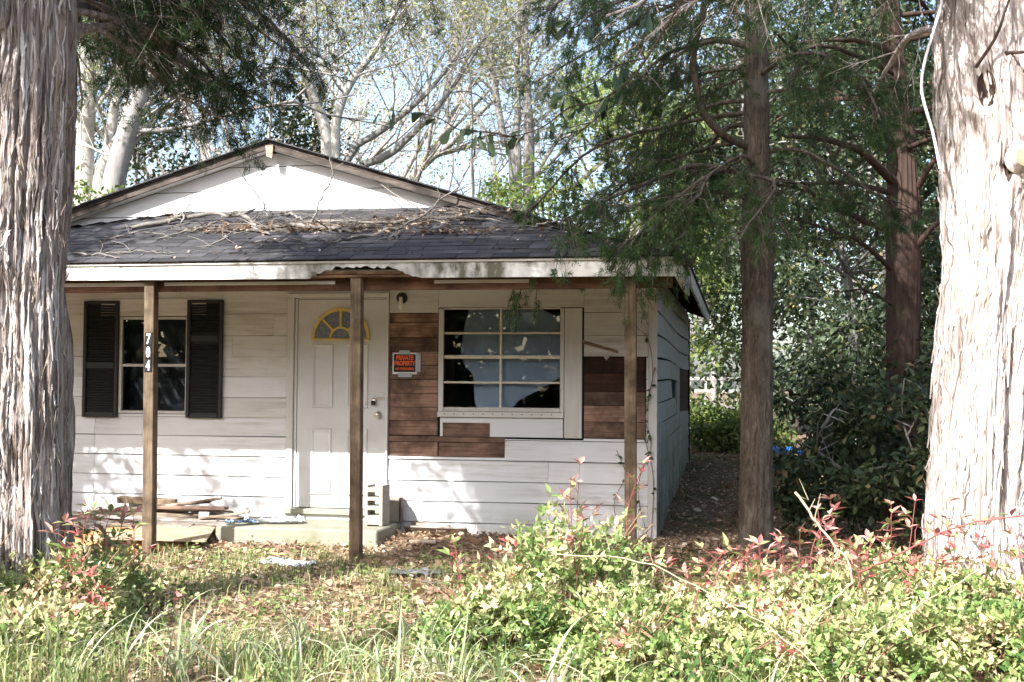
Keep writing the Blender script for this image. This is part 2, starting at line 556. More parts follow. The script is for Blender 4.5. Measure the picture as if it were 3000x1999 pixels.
M['barkstrip'] = leafmat('peeling_bark_strip', [(0, (0.16, 0.12, 0.10)), (0.4, (0.34, 0.29, 0.265)), (0.7, (0.52, 0.48, 0.455)), (1, (0.70, 0.66, 0.63))], 0.0, 0.9, 0.1)
M['palebark'] = barkmat('hazed_pale_hardwood_bark', [(0.3, (0.28, 0.26, 0.23)), (0.7, (0.60, 0.57, 0.53))], (9, 9, 3))  # pale bark, lightened again to stand in for distant haze
M['greybark'] = barkmat('grey_hardwood_bark', [(0.3, (0.13, 0.12, 0.11)), (0.7, (0.38, 0.36, 0.34))], (9, 9, 2.5))
M['cedarleaf'] = leafmat('cedar_foliage', [(0, (0.016, 0.038, 0.011)), (0.5, (0.036, 0.082, 0.022)), (0.85, (0.075, 0.14, 0.035)), (1, (0.14, 0.10, 0.045))], 0.25, 0.6)
M['woodleaf'] = leafmat('woodland_foliage', [(0, (0.020, 0.034, 0.018)), (0.5, (0.052, 0.082, 0.036)), (0.85, (0.125, 0.155, 0.065)), (1, (0.28, 0.21, 0.09))], 0.28, 0.5)
M['brightleaf'] = leafmat('yellow_green_foliage', [(0, (0.07, 0.12, 0.03)), (0.5, (0.16, 0.23, 0.06)), (1, (0.32, 0.31, 0.09))], 0.45)
M['budleaf'] = leafmat('sparse_spring_foliage', [(0, (0.13, 0.17, 0.06)), (0.6, (0.28, 0.30, 0.11)), (1, (0.42, 0.36, 0.2))], 0.45)
M['nandina'] = leafmat('nandina_foliage', [(0, (0.06, 0.13, 0.035)), (0.25, (0.19, 0.29, 0.085)), (0.45, (0.40, 0.44, 0.18)), (0.62, (0.55, 0.50, 0.28)), (0.76, (0.58, 0.42, 0.28)), (0.88, (0.58, 0.27, 0.22)), (1, (0.48, 0.11, 0.10))], 0.3, 0.35, 0.45)
M['grass'] = leafmat('grass_blades', [(0, (0.08, 0.15, 0.035)), (0.45, (0.21, 0.29, 0.09)), (0.75, (0.38, 0.38, 0.17)), (1, (0.50, 0.40, 0.23))], 0.35)
M['litter'] = leafmat('dead_leaves', [(0, (0.11, 0.06, 0.035)), (0.4, (0.30, 0.19, 0.11)), (0.7, (0.52, 0.37, 0.25)), (1, (0.68, 0.57, 0.45))], 0.15, 0.6)
M['pinkleaf'] = oneleaf('pink_nandina_leaf', (0.36, 0.08, 0.08), (0.64, 0.38, 0.31))
M['greenleaf'] = oneleaf('green_nandina_leaf', (0.14, 0.22, 0.06), (0.50, 0.44, 0.20))
M['oakleaf'] = oneleaf('dark_oak_leaf', (0.02, 0.042, 0.022), (0.055, 0.085, 0.035), 0.2, 0.3)
M['strap'] = oneleaf('strap_leaf', (0.16, 0.25, 0.10), (0.60, 0.58, 0.40), 0.3, 0.35)
M['vineleaf'] = oneleaf('vine_leaf', (0.02, 0.05, 0.018), (0.06, 0.12, 0.035), 0.25, 0.3)
# ---------------------------------------------------------------- ground
def axis_pts(lo, hi, dense0, dense1, n_dense, n_out):
    a = -np.geomspace(1, 1 + (dense0 - lo), n_out)[::-1] + 1 + dense0
    b = np.linspace(dense0, dense1, n_dense)
    c = np.geomspace(1, 1 + (hi - dense1), n_out) - 1 + dense1
    return np.concatenate([a[:-1], b, c[1:]])

gx = axis_pts(-300, 300, -9, 7, 170, 24)
gy = axis_pts(-250, 400, -9, 16, 240, 24)
GX, GY = np.meshgrid(gx, gy)
GZ = gz(GX, GY) + 0.02 * (fbm(np.stack([GX * 4, GY * 4, GX * 0], -1), 2, 9) - 0.5)
nx, ny = len(gx), len(gy)
i, j = np.meshgrid(np.arange(nx - 1), np.arange(ny - 1))
q = (j * nx + i).ravel()
ground = link('ground', mesh_big('ground', np.stack([GX, GY, GZ], -1).reshape(-1, 3), np.stack([q, q + 1, q + nx + 1, q + nx], -1), smooth=True), M['ground'], kind='structure')
ground['label'] = 'leaf-strewn bare soil yard running back under the trees'

# ---------------------------------------------------------------- house
house = thing('house', 'derelict white clapboard cottage with front porch and sagging dark shingle roof', 'house')
XL, DEPTH = -7.7, 7.4
ROWS = [-0.03, 0.18, 0.38, 0.575, 0.775, 0.97, 1.16, 1.355, 1.56, 1.762, 1.97, 2.185, 2.41, 2.60]
OPEN = [(-3.60, -2.565, 0.20, 2.385), (-2.565, -2.073, 0.806, 2.187), (-2.565, -1.415, 0.806, 1.02), (-2.075, -0.665, 0.985, 2.236), (-0.67, -0.08, 1.0, 1.772), (-5.40, -4.635, 1.185, 2.168)]

def wall_cells(x0, x1, z0, z1, holes):
    xs = sorted({x0, x1} | {h[0] for h in holes} | {h[1] for h in holes})
    zs = sorted({z0, z1} | {h[2] for h in holes} | {h[3] for h in holes})
    out = []
    for a, b in zip(xs[:-1], xs[1:]):
        for c, d in zip(zs[:-1], zs[1:]):
            if not any(h[0] <= (a + b) / 2 <= h[1] and h[2] <= (c + d) / 2 <= h[3] for h in holes):
                out.append((a, b, c, d))
    return out

# sheathing behind the boards, open only at the two windows
HOLES = [(-2.03, -0.88, 1.27, 2.23), (-5.38, -4.65, 1.19, 2.16)]
sv, sf = [], []
for a, b, c, d in wall_cells(XL, 0.0, -0.1, 2.62, HOLES):
    v, f = [(a, 0.012, c), (b, 0.012, c), (b, 0.012, d), (a, 0.012, d), (a, 0.10, c), (b, 0.10, c), (b, 0.10, d), (a, 0.10, d)], [(0, 1, 2, 3), (5, 4, 7, 6), (0, 4, 5, 1), (3, 2, 6, 7), (0, 3, 7, 4), (1, 5, 6, 2)]
    sf += [tuple(len(sv) + q for q in w) for w in f]
    sv += v
front = pydata('front_wall', sv, sf, M['dark'], house)
right_wall = box('side_wall', -0.10, -0.012, 0.104, DEPTH, -0.1, 2.62, M['dark'], house)
box('side_wall', XL, XL + 0.09, 0.104, DEPTH, -0.1, 2.62, M['white'], house)
box('back_wall', XL + 0.093, -0.104, DEPTH - 0.1, DEPTH - 0.01, -0.1, 2.62, M['white'], house)
box('ceiling', XL + 0.095, -0.105, 0.105, DEPTH - 0.105, 2.56, 2.60, M['inside'], house)
box('floor', XL + 0.095, -0.105, 0.105, DEPTH - 0.105, 0.20, 0.26, M['inside'], house)

def lap_board(name, x0, x1, z0, z1, zb, zt, m, parent, proud=0.0, sag=0.0):
    """one clapboard: thick at the lower edge of its course, thin at the top"""
    def yo(z):
        return -0.026 + 0.016 * (z - zb) / (zt - zb) - proud
    n = max(1, int((x1 - x0) / 0.6))
    v, f = [], []
    for k in range(n + 1):
        x = x0 + (x1 - x0) * k / n
        s = sag * math.sin(k * 1.7 + z0 * 9) * 0.5
        v += [(x, yo(z0), z0 + s), (x, yo(z1), z1 + s), (x, 0.009, z1 + s), (x, 0.009, z0 + s)]
    for k in range(n):
        a = 4 * k
        f += [(a, a + 4, a + 5, a + 1), (a + 1, a + 5, a + 6, a + 2), (a + 3, a + 7, a + 4, a)]
    f += [(0, 1, 2, 3), (4 * n + 3, 4 * n + 2, 4 * n + 1, 4 * n)]
    return pydata(name, v, f, m, parent)

JOINTS = {0: [-5.65, -1.7], 1: [-5.65, -2.2], 2: [-5.65], 3: [-5.65, -1.0], 4: [-5.65, -1.42], 5: [-5.65], 6: [-5.9], 7: [], 8: [], 9: [-4.18], 10: [-5.63, -3.75, -2.05], 11: [-4.75, -2.03], 12: []}
for r, (zb, zt) in enumerate(zip(ROWS[:-1], ROWS[1:])):
    cells = []
    ex_ = sorted({XL, -0.062} | {h[k] for h in OPEN for k in (0, 1) if h[2] < zt - 0.01 and h[3] > zb + 0.01 and XL < h[k] < -0.062})
    for a, b in zip(ex_[:-1], ex_[1:]):
        segs = [(zb, zt)]
        for h in OPEN:
            if h[0] <= (a + b) / 2 <= h[1]:
                segs = [q for c, d in segs for q in ((c, min(d, h[2])), (max(c, h[3]), d)) if q[1] - q[0] > 0.012]
        for sg_ in segs:
            if cells and abs(cells[-1][1] - a) < 1e-6 and cells[-1][2:] == sg_:
                cells[-1] = (cells[-1][0], b) + sg_
            else:
                cells.append((a, b) + sg_)
    for a, b, c, d in cells:
        xs = [a] + sorted(x for x in JOINTS.get(r, []) if a + 0.1 < x < b - 0.1) + [b]
        for x0, x1 in zip(xs[:-1], xs[1:]):
            if x1 - x0 < 0.01 or d - c < 0.012:
                continue
            tan = (zb > 1.3 and random.random() < 0.7) or (zb > 1.1 and random.random() < 0.4) or zb > 2.1
            pr = 0.012 if (r == 4 and x0 > -1.5) else random.uniform(0, 0.002)
            lap_board('siding_board', x0 + 0.0015, x1 - 0.0015, c + (0.0075 if zb < 1.1 and c <= zb + 1e-6 else 0.003), d, zb, zt, M['tan'] if tan else M['white'], front, pr, 0.004)
box('corner_board', -0.060, 0.022, -0.034, 0.008, -0.06, 2.50, M['trim'], house)
box('frieze_board', XL, -0.064, -0.040, -0.022, 2.425, 2.50, M['tan'], front)

# right-hand wall
for r, (zb, zt) in enumerate(zip(ROWS[:-1], ROWS[1:])):
    cuts = [0.012, [3.6, 2.6, 4.4][r % 3], DEPTH - 0.02]
    for k, (y0, y1) in enumerate(zip(cuts[:-1], cuts[1:])):
        g0 = float(gz(0.2, (y0 + y1) / 2))
        n = 8
        v, f = [], []
        for q in range(n + 1):
            y = y0 + 0.004 + (y1 - y0 - 0.008) * q / n
            s = 0.02 * math.sin(y * 0.9 + r * 0.7) - 0.012 * (y / DEPTH)
            jag = (0.06 * random.random() if r < 2 and y > 1.0 else 0.0)
            v += [(0.021, y, zb + 0.009 + s + jag), (0.008, y, zt + s), (-0.010, y, zt + s), (-0.010, y, zb + 0.009 + s + jag)]
        for q in range(n):
            a = 4 * q
            f += [(a, a + 4, a + 5, a + 1), (a + 1, a + 5, a + 6, a + 2), (a + 3, a + 7, a + 4, a)]
        f += [(0, 1, 2, 3), (4 * n + 3, 4 * n + 2, 4 * n + 1, 4 * n)]
        if r in (6, 7, 8) and k == 1:
            continue
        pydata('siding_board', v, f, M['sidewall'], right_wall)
for zb, zt in zip(ROWS[6:9], ROWS[7:10]):
    box('bare_board', -0.010, 0.004, 4.5, DEPTH - 0.03, zb, zt - 0.004, M['brown_dark'], right_wall)
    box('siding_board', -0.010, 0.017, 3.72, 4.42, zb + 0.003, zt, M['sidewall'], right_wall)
box('corner_board', -0.002, 0.03, DEPTH - 0.10, DEPTH + 0.01, 0.3, 2.52, M['brown_dark'], house)

# bare boards where the siding has come off
brown = [2.187, 2.095, 1.950, 1.817, 1.684, 1.544, 1.411, 1.279, 1.147, 1.007]
for zt, zb in zip(brown[:-1], brown[1:]):
    box('bare_board', -2.563, -2.078 + random.uniform(-0.004, 0.0), -0.006 + random.uniform(-0.003, 0.002), 0.0105, zb + 0.004, zt, M['brown'], front)
box('bare_board', -2.560, -1.416, -0.015, 0.0105, 0.950, 1.003, M['brown'], front)
box('bare_board', -2.560, -2.075, -0.010, 0.0105, 0.812, 0.945, M['brown'], front)
box('bare_board', -2.065, -1.418, -0.008, 0.0105, 0.812, 0.945, M['brown'], front)
box('bare_board', -2.022, -1.563, -0.034, -0.0225, 1.006, 1.136, M['brown'], front)
for (zb, zt), k in zip(((1.62, 1.768), (1.443, 1.615), (1.314, 1.440), (1.161, 1.310), (1.008, 1.157)), (1, 1, 0, 0, 0)):
    box('bare_board', -0.664, -0.084 + random.uniform(-0.01, 0), -0.004 + random.uniform(-0.003, 0.003), 0.0105, zb, zt, M['brown_dark'] if k else M['brown'], front)
v = [(-0.70, -0.027, 1.935), (-0.34, -0.027, 1.83), (-0.34, -0.027, 1.80), (-0.70, -0.027, 1.90)]
pydata('splinter', v + [(x, -0.019, z) for x, y, z in v], [(0, 3, 2, 1), (0, 1, 5, 4), (3, 0, 4, 7), (2, 3, 7, 6), (1, 2, 6, 5), (4, 5, 6, 7)], M['brown'], front)
pydata('torn_siding', [(-0.48, -0.02, 1.775), (-0.42, -0.022, 1.775), (-0.452, -0.03, 1.735)], [(0, 1, 2), (2, 1, 0)], M['white'], front)

# ---- door
door = box('door', -3.500, -2.592, -0.008, 0.011, 0.292, 2.326, M['door'], house)
def casing(x0, x1, z0, z1, y0=-0.045):
    box('door_casing', x0, x1, y0, 0.0105, z0, z1, M['trim'], door)
casing(-3.600, -3.532, 0.19, 2.340); casing(-2.588, -2.567, 0.19, 2.340); casing(-3.600, -2.567, 2.343, 2.384)
box('door_stop', -3.529, -3.503, -0.020, 0.0105, 0.29, 2.338, M['trim'], door)
box('door_stop', -3.500, -2.592, -0.020, -0.0095, 2.329, 2.340, M['trim'], door)
box('threshold', -3.60, -2.56, -0.10, 0.0105, 0.235, 0.285, M['concrete'], door)
box('door_sill', -3.62, -2.54, -0.06, 0.010, 0.14, 0.232, M['trim'], door)
def emboss(x0, x1, z0, z1):
    w = 0.018
    v, f = [], []
    for ins, y in ((0, -0.0085), (w * 0.4, -0.024), (w, -0.022), (w * 1.7, -0.0095)):
        v += [(x0 + ins, y, z0 + ins), (x1 - ins, y, z0 + ins), (x1 - ins, y, z1 - ins), (x0 + ins, y, z1 - ins)]
    for r in range(3):
        for k in range(4):
            a, b = 4 * r + k, 4 * r + (k + 1) % 4
            f.append((a, b, b + 4, a + 4))
    f.append((12, 13, 14, 15))
    pydata('door_panel', v, f, M['door'], door)
emboss(-3.346, -3.130, 1.262, 1.890); emboss(-2.994, -2.775, 1.262, 1.890); emboss(-3.352, -3.140, 0.42, 1.062); emboss(-2.994, -2.775, 0.42, 1.062)
FX, FZ, FR = -3.058, 1.945, 0.298
def arc(r, a0, a1, n, cx=FX, cz=FZ):
    return [(cx + r * math.cos(a0 + (a1 - a0) * k / n), cz + r * math.sin(a0 + (a1 - a0) * k / n)) for k in range(n + 1)]
for a0, a1 in ((0.03, 0.755), (0.815, 1.54), (1.60, 2.325), (2.385, 3.11)):
    prism('pane', arc(FR - 0.03, a0, a1, 8) + arc(0.115, a1, a0, 4), 1, -0.015, -0.0085, M['fanglass'], door)
prism('pane', arc(0.095, 0.05, 3.09, 10), 1, -0.015, -0.0085, M['fanglass'], door)
prism('fanlight_frame', arc(FR, 0, math.pi, 24) + arc(FR - 0.032, math.pi, 0, 24), 1, -0.030, -0.0085, M['brass'], door)
prism('fanlight_frame', arc(0.116, 0, math.pi, 14) + arc(0.095, math.pi, 0, 14), 1, -0.026, -0.0085, M['brass'], door)
box('fanlight_frame', FX - FR, FX + FR, -0.032, -0.0087, FZ - 0.022, FZ - 0.001, M['brass'], door)
for a in (math.pi / 4, math.pi / 2, 3 * math.pi / 4):
    c, s, w = math.cos(a), math.sin(a), 0.011
    prism('muntin', [(FX + c * r + s * q, FZ + s * r - c * q) for r, q in ((0.114, w), (0.270, w), (0.270, -w), (0.114, -w))], 1, -0.027, -0.0086, M['brass'], door)
def lathe(name, prof, loc, m, parent, n=18):
    """prof: (distance towards the viewer, radius)"""
    v, f = [], []
    for d_, r_ in prof:
        v += [(loc[0] + r_ * math.cos(2 * math.pi * k / n), loc[1] - d_, loc[2] + r_ * math.sin(2 * math.pi * k / n)) for k in range(n)]
    for a in range(len(prof) - 1):
        f += [(a * n + k, (a + 1) * n + k, (a + 1) * n + (k + 1) % n, a * n + (k + 1) % n)[::-1] for k in range(n)]
    f.append([(len(prof) - 1) * n + k for k in range(n)])
    return pydata(name, v, f, m, parent, True)
lathe('door_knob', [(0, 0.032), (0.006, 0.032), (0.008, 0.012), (0.03, 0.012), (0.036, 0.024), (0.05, 0.029), (0.062, 0.022), (0.066, 0.006)], (-2.667, -0.009, 1.202), M['metal'], door)
lathe('deadbolt', [(0, 0.030), (0.012, 0.028), (0.016, 0.015), (0.02, 0.004)], (-2.715, -0.009, 1.335), M['metal'], door)
box('hasp', -2.690, -2.61, -0.022, -0.0095, 1.345, 1.372, M['metal'], door)
box('padlock', -2.735, -2.690, -0.048, -0.030, 1.295, 1.34, M['blackiron'], door, 0.008)

# ---- big window
win = box('window', -2.070, -2.022, -0.032, 0.0105, 1.245, 2.228, M['trim'], house)
box('window_frame', -0.888, -0.852, -0.032, 0.0105, 1.245, 2.228, M['trim'], win)
box('window_frame', -2.021, -0.889, -0.030, 0.0105, 2.222, 2.2355, M['trim'], win)
box('window_sill', -2.074, -0.850, -0.048, 0.0105, 1.190, 1.243, M['trim'], win)
box('window_frame', -2.021, -0.889, -0.026, 0.0105, 1.246, 1.284, M['alu'], win)
WX, WZ = [-2.021, -1.463, -0.889], [1.285, 1.522, 1.765, 1.994, 2.221]
box('muntin', -1.474, -1.452, -0.018, 0.006, 1.285, 2.221, M['cream'], win)
for z, h in ((1.522, 0.010), (1.765, 0.017), (1.994, 0.010)):
    box('muntin', -2.0205, -1.4745, -0.016, 0.006, z - h, z + h, M['cream'], win)
    box('muntin', -1.4515, -0.8895, -0.016, 0.006, z - h, z + h, M['cream'], win)
for a, b in zip(WX[:-1], WX[1:]):
    for c, d in zip(WZ[:-1], WZ[1:]):
        box('pane', a + 0.008, b - 0.008, -0.004, 0.0, c + 0.008, d - 0.008, M['glass'], win, 0.0005)
box('apron_board', -2.050, -0.858, -0.022, 0.0105, 1.004, 1.186, M['white'], win)
box('trim_board', -0.848, -0.682, -0.030, 0.0105, 1.003, 2.230, M['trim'], win)
for x in np.arange(-2.0, -0.88, 0.094):
    box('nail_head', x - 0.005, x + 0.005, -0.0505, -0.0481, 1.216, 1.226, M['blackiron'], win)
# blue sheet hung behind the glass
zz = np.linspace(1.27, 2.24, 44)
xl = np.interp(zz, [1.27, 1.33, 1.5, 1.6, 1.68, 1.77, 2.0, 2.24], [-1.70, -1.73, -1.74, -1.75, -1.83, -1.87, -1.85, -1.80])
xr = np.interp(zz, [1.27, 1.36, 1.47, 1.59, 2.10, 2.24], [-1.37, -1.29, -1.08, -0.88, -0.86, -1.10])
uu = np.linspace(0, 1, 50)
X = xl[:, None] + (xr - xl)[:, None] * uu[None]
Z = np.broadcast_to(zz[:, None], X.shape)
Y = 0.085 + 0.022 * np.sin(X * 14 + Z * 3) * (0.4 + fbm(np.stack([X * 3, Z * 2, X * 0], -1), 2, 3)) + 0.06 * (fbm(np.stack([X * 4, Z * 3.5, X * 0 + 4], -1), 3, 8) - 0.5)
q = (np.arange(43)[:, None] * 50 + np.arange(49)[None]).ravel()
link('hung_sheet', mesh_big('hung_sheet', np.stack([X, Y, Z], -1).reshape(-1, 3), np.stack([q, q + 1, q + 51, q + 50], -1), smooth=True), M['sheet'], win)['label'] = 'crumpled blue sheet hung behind the glass'

# ---- left window and shutters
w2 = box('window', -5.392, -5.362, -0.034, 0.0105, 1.190, 2.162, M['alu'], house)
box('window_frame', -4.672, -4.642, -0.034, 0.0105, 1.190, 2.162, M['alu'], w2)
box('window_frame', -5.361, -4.673, -0.034, 0.0105, 2.135, 2.162, M['alu'], w2)
box('window_frame', -5.361, -4.673, -0.036, 0.0105, 1.190, 1.218, M['alu'], w2)
box('meeting_rail', -5.361, -4.673, -0.028, 0.006, 1.660, 1.688, M['alu'], w2)
box('head_trim', -5.60, -4.46, -0.034, -0.0225, 2.17, 2.345, M['tan'], w2)
box('pane', -5.360, -4.674, -0.006, -0.002, 1.22, 1.659, M['glass'], w2, 0.0005)
box('pane', -5.360, -4.674, -0.016, -0.012, 1.689, 2.134, M['glass'], w2, 0.0005)
xs, zs = np.linspace(-5.42, -4.60, 40), np.linspace(1.15, 2.2, 46)
X, Z = np.meshgrid(xs, zs)
Y = 0.20 + 0.10 * fbm(np.stack([X * 3, Z * 2.4, X * 0], -1), 3, 21) + 0.02 * np.sin((X * 1.0 + Z * 0.7) * 22)
q = (np.arange(45)[:, None] * 40 + np.arange(39)[None]).ravel()
link('plastic_sheet', mesh_big('plastic_sheet', np.stack([X, Y, Z], -1).reshape(-1, 3), np.stack([q, q + 1, q + 41, q + 40], -1), smooth=True), M['plastic'], w2)['label'] = 'smoky plastic sheet hanging behind the glass'

slat_v, slat_f = [(-0.151, -0.002, -0.010), (0.151, -0.002, -0.010), (0.151, -0.016, -0.006), (-0.151, -0.016, -0.006), (-0.151, 0.008, 0.009), (0.151, 0.008, 0.009), (0.151, -0.004, 0.012), (-0.151, -0.004, 0.012)], [(0, 1, 2, 3)[::-1], (3, 2, 6, 7), (7, 6, 5, 4), (0, 3, 7, 4), (1, 5, 6, 2), (0, 4, 5, 1)]
slat_me = bpy.data.meshes.new('slat')
slat_me.from_pydata(slat_v, [], slat_f)
slat_me.materials.append(M['shutter'])
for x0, x1, zt, dz, tilt in ((-5.777, -5.392, 2.325, 0.0, 0.0), (-4.652, -4.270, 2.328, 0.006, 0.012)):
    zb = zt - 1.178
    sh = box('shutter', x0 + 0.01, x1 - 0.01, -0.030, -0.0225, zb + 0.004, zt - 0.004, M['shutter'], house)
    box('stile', x0, x0 + 0.038, -0.062, -0.0305, zb, zt, M['shutter'], sh, 0.006)
    box('stile', x1 - 0.038, x1, -0.062, -0.0305, zb, zt, M['shutter'], sh, 0.006)
    rails = [(zb, zb + 0.055), (zb + 0.44 + (0.32 if dz else 0.05), zb + 0.51 + (0.32 if dz else 0.05)), (zt - 0.03, zt)]
    for a, b in rails:
        box('rail', x0 + 0.0385, x1 - 0.0385, -0.058, -0.0305, a, b, M['shutter'], sh, 0.006)
    z = zb + 0.075
    while z < zt - 0.045:
        if not (rails[1][0] - 0.015 < z < rails[1][1] + 0.012):
            o = link('slat', slat_me, None, sh)
            o.location = ((x0 + x1) / 2, -0.036, z)
        z += 0.0262

# ---- gable
RS, RZ, RX, HW = 0.305, 3.895, -3.77, 4.10
def rake(x):
    return RZ - RS * abs(x - RX)
gab = [2.62, 2.93, 3.17, 3.41, 3.65, 3.90]
gable = prism('gable_wall', [(XL, 2.63), (0.0, 2.63), (RX, RZ - 0.10)], 1, 0.013, 0.06, M['dark'], house)
for zb, zt in zip(gab[:-1], gab[1:]):
    zt2 = min(zt, RZ - 0.115)
    def half(z):
        return (RZ - 0.10 - z) / RS
    cutx = [RX - half(zb), RX + random.uniform(-0.6, 0.6) * max(0.0, half(zt2)), RX + half(zb)]
    for s in (0, 1):
        xa, xb = cutx[s], cutx[s + 1]
        ta, tb = max(xa, RX - half(zt2)), min(xb, RX + half(zt2))
        if tb <= ta:
            continue
        prism('siding_board', [(xa, zb + 0.009), (xb - 0.002, zb + 0.009), (tb - 0.002, zt2), (ta, zt2)], 1, -0.014 - 0.002 * s, 0.010, M['gable'], gable)

# ---- roofs
EY, EZ, FS = -1.76, 2.530, 0.392              # front eave of the porch roof
TOPL, TOPR = -4.60, -1.985
def fz(y):
    return EZ + FS * (y - EY)
TZ = fz(-0.02)
proof = pydata('porch_roof', [(-8.05, EY, EZ - 0.012), (0.33, EY, EZ - 0.012), (TOPR, -0.02, TZ - 0.012), (TOPL, -0.02, TZ - 0.012), (-8.05, -0.02, 2.52), (0.33, -0.02, 2.52)],
               [(0, 1, 2, 3), (1, 5, 2), (0, 3, 4), (3, 2, 1, 0), (2, 5, 1), (4, 3, 0)], M['dark'], house)
SL = math.hypot(1.74, 1.74 * FS)
ang = math.atan(FS)
def make_tab(w):
    d, t = 0.135, 0.007
    v = [(0.003, 0, t), (w - 0.003, 0, t), (w - 0.003, d, 0.002), (0.003, d, 0.002), (0.003, 0, -0.002), (w - 0.003, 0, -0.002), (w - 0.003, d, -0.001), (0.003, d, -0.001)]
    me = bpy.data.meshes.new('shingle')
    me.from_pydata(v, [], [(0, 1, 2, 3), (4, 7, 6, 5), (0, 4, 5, 1), (1, 5, 6, 2), (3, 2, 6, 7), (0, 3, 7, 4)])
    me.materials.append(M['shingle'])
    return me
TABS = {}
NR = 15
EXPO = SL / NR
for r in range(NR):
    s = r * EXPO - 0.012
    y = EY + s * math.cos(ang)
    z = EZ + s * math.sin(ang)
    u = min(1.0, (r + 0.55) / NR)
    xa, xb = -8.05 + (TOPL + 8.05) * u, 0.33 + (TOPR - 0.33) * u
    xa = max(xa, -7.5)
    x = xa
    first = True
    while x < xb - 0.03:
        w = 0.30 if not first else (0.30, 0.15, 0.22)[r % 3]
        first = False
        w = min(w, xb - x)
        w = round(w, 2)
        if w < 0.03:
            break
        if w not in TABS:
            TABS[w] = make_tab(w)
        o = link('shingle', TABS[w], None, proof)
        o.location = (x, y, z + random.uniform(-0.001, 0.003))
        o.rotation_euler = (ang + random.uniform(-0.008, 0.016), random.uniform(-0.004, 0.004), random.uniform(-0.006, 0.006))
        x += w
# the two end slopes: joined courses
for side in (0, 1):
    A = Acc()
    cx = 0.33 if side else -8.05
    top = TOPR if side else TOPL
    rise = (TZ - EZ) / (cx - top)
    for r in range(18):
        f0, f1 = r / 18, (r + 1.12) / 18
        for k in range(6):
            y0 = EY + (-0.02 - EY) * f0 + (-0.02 - (EY + (-0.02 - EY) * f0)) * k / 6
            y1 = EY + (-0.02 - EY) * f0 + (-0.02 - (EY + (-0.02 - EY) * f0)) * (k + 0.97) / 6
            xa, xb = cx + (top - cx) * f0, cx + (top - cx) * min(f1, 1)
            za, zb = EZ + (TZ - EZ) * f0 + 0.006, EZ + (TZ - EZ) * min(f1, 1) + 0.001
            v = np.array([(xa, y0, za), (xa, y1, za), (xb, y1, zb), (xb, y0, zb), (xa, y0, za - 0.008), (xa, y1, za - 0.008)])
            A.add(v, np.array([[0, 1, 2, 3], [0, 4, 5, 1]]) if side else np.array([[3, 2, 1, 0], [1, 5, 4, 0]]))
    link('side_slope_shingles', A.mesh('side_slope_shingles'), M['shingle'], proof, kind='stuff')
# hip caps
for k in range(13):
    for c0, c1 in ((Vector((0.33, EY, EZ)), Vector((TOPR, -0.02, TZ))),):
        a, b = c0.lerp(c1, k / 13), c0.lerp(c1, (k + 1.15) / 13)
        d = (b - a).normalized()
        sd = d.cross(Vector((0, 0, 1))).normalized() * 0.085
        up_ = Vector((0, 0, 0.014))
        dn = Vector((0, 0, -0.02))
        vs = [a + up_, a + sd + dn + Vector((0, 0, 0.01)), b + sd + dn, b + up_ * 0.6, a - sd + dn + Vector((0, 0, 0.01)), b - sd + dn]
        pydata('hip_cap', [tuple(q) for q in vs], [(0, 1, 2, 3), (4, 0, 3, 5), (3, 2, 1, 0), (5, 3, 0, 4)], M['shingle'], proof)
# main roof: two slopes, butting forward over the gable
RY0, RY1 = -0.17, DEPTH + 0.25
for sgn in (-1, 1):
    ex = RX + sgn * HW
    ez = RZ - RS * HW
    top = [(RX, RZ), (ex, ez), (ex, ez - 0.022), (RX, RZ - 0.022)]
    slope = prism('roof', top, 1, RY0, RY1, M['shingle'], house)
    # roof deck underside and rake board
    prism('roof_deck', [(RX, RZ - 0.024), (ex - sgn * 0.01, ez - 0.024 + RS * 0.01), (ex - sgn * 0.01, ez - 0.044 + RS * 0.01), (RX, RZ - 0.044)], 1, RY0 + 0.012, RY1 - 0.01, M['rake'], slope)
    xa = RX + sgn * 0.004
    for k, (f0, f1) in enumerate(((0.0, 0.42), (0.42, 0.71), (0.71, 0.99))):
        x0, x1 = xa + (ex - xa) * f0 + sgn * 0.003, xa + (ex - xa) * f1
        h = 0.062 + 0.004 * k
        dz = 0.028 + 0.004 * (k % 2)
        prism('rake_board', [(x0, rake(x0) - dz), (x1, rake(x1) - dz), (x1, rake(x1) - dz - h), (x0, rake(x0) - dz - h)], 1, RY0 + 0.016 + 0.004 * k, RY0 + 0.040, M['rake'], slope)
    # shingle edges seen along the rake
    for k in range(29):
        x0 = RX + sgn * HW * k / 29
        x1 = RX + sgn * HW * (k + 1.06) / 29
        prism('shingle', [(x0, rake(x0) + 0.004), (x1, rake(x1) + 0.010), (x1, rake(x1) - 0.004), (x0, rake(x0) - 0.006)], 1, RY0 - 0.02 - random.uniform(0, 0.012), RY0 + 0.30, M['shingle'], slope)
    xs_ = [RX + sgn * q for q in (0.02, 4.1)]
    prism('soffit', [(xs_[0], rake(xs_[0]) - 0.082), (xs_[1], rake(xs_[1]) - 0.082), (xs_[1], rake(xs_[1]) - 0.092), (xs_[0], rake(xs_[0]) - 0.092)], 1, RY0 + 0.042, -0.0175, M['trim'], slope)
prism('ridge_end', [(RX - 0.03, RZ - 0.06), (RX + 0.05, RZ - 0.055), (RX + 0.04, RZ - 0.19), (RX - 0.02, RZ - 0.17)], 1, RY0 - 0.01, RY0 + 0.012, M['plank'], house)
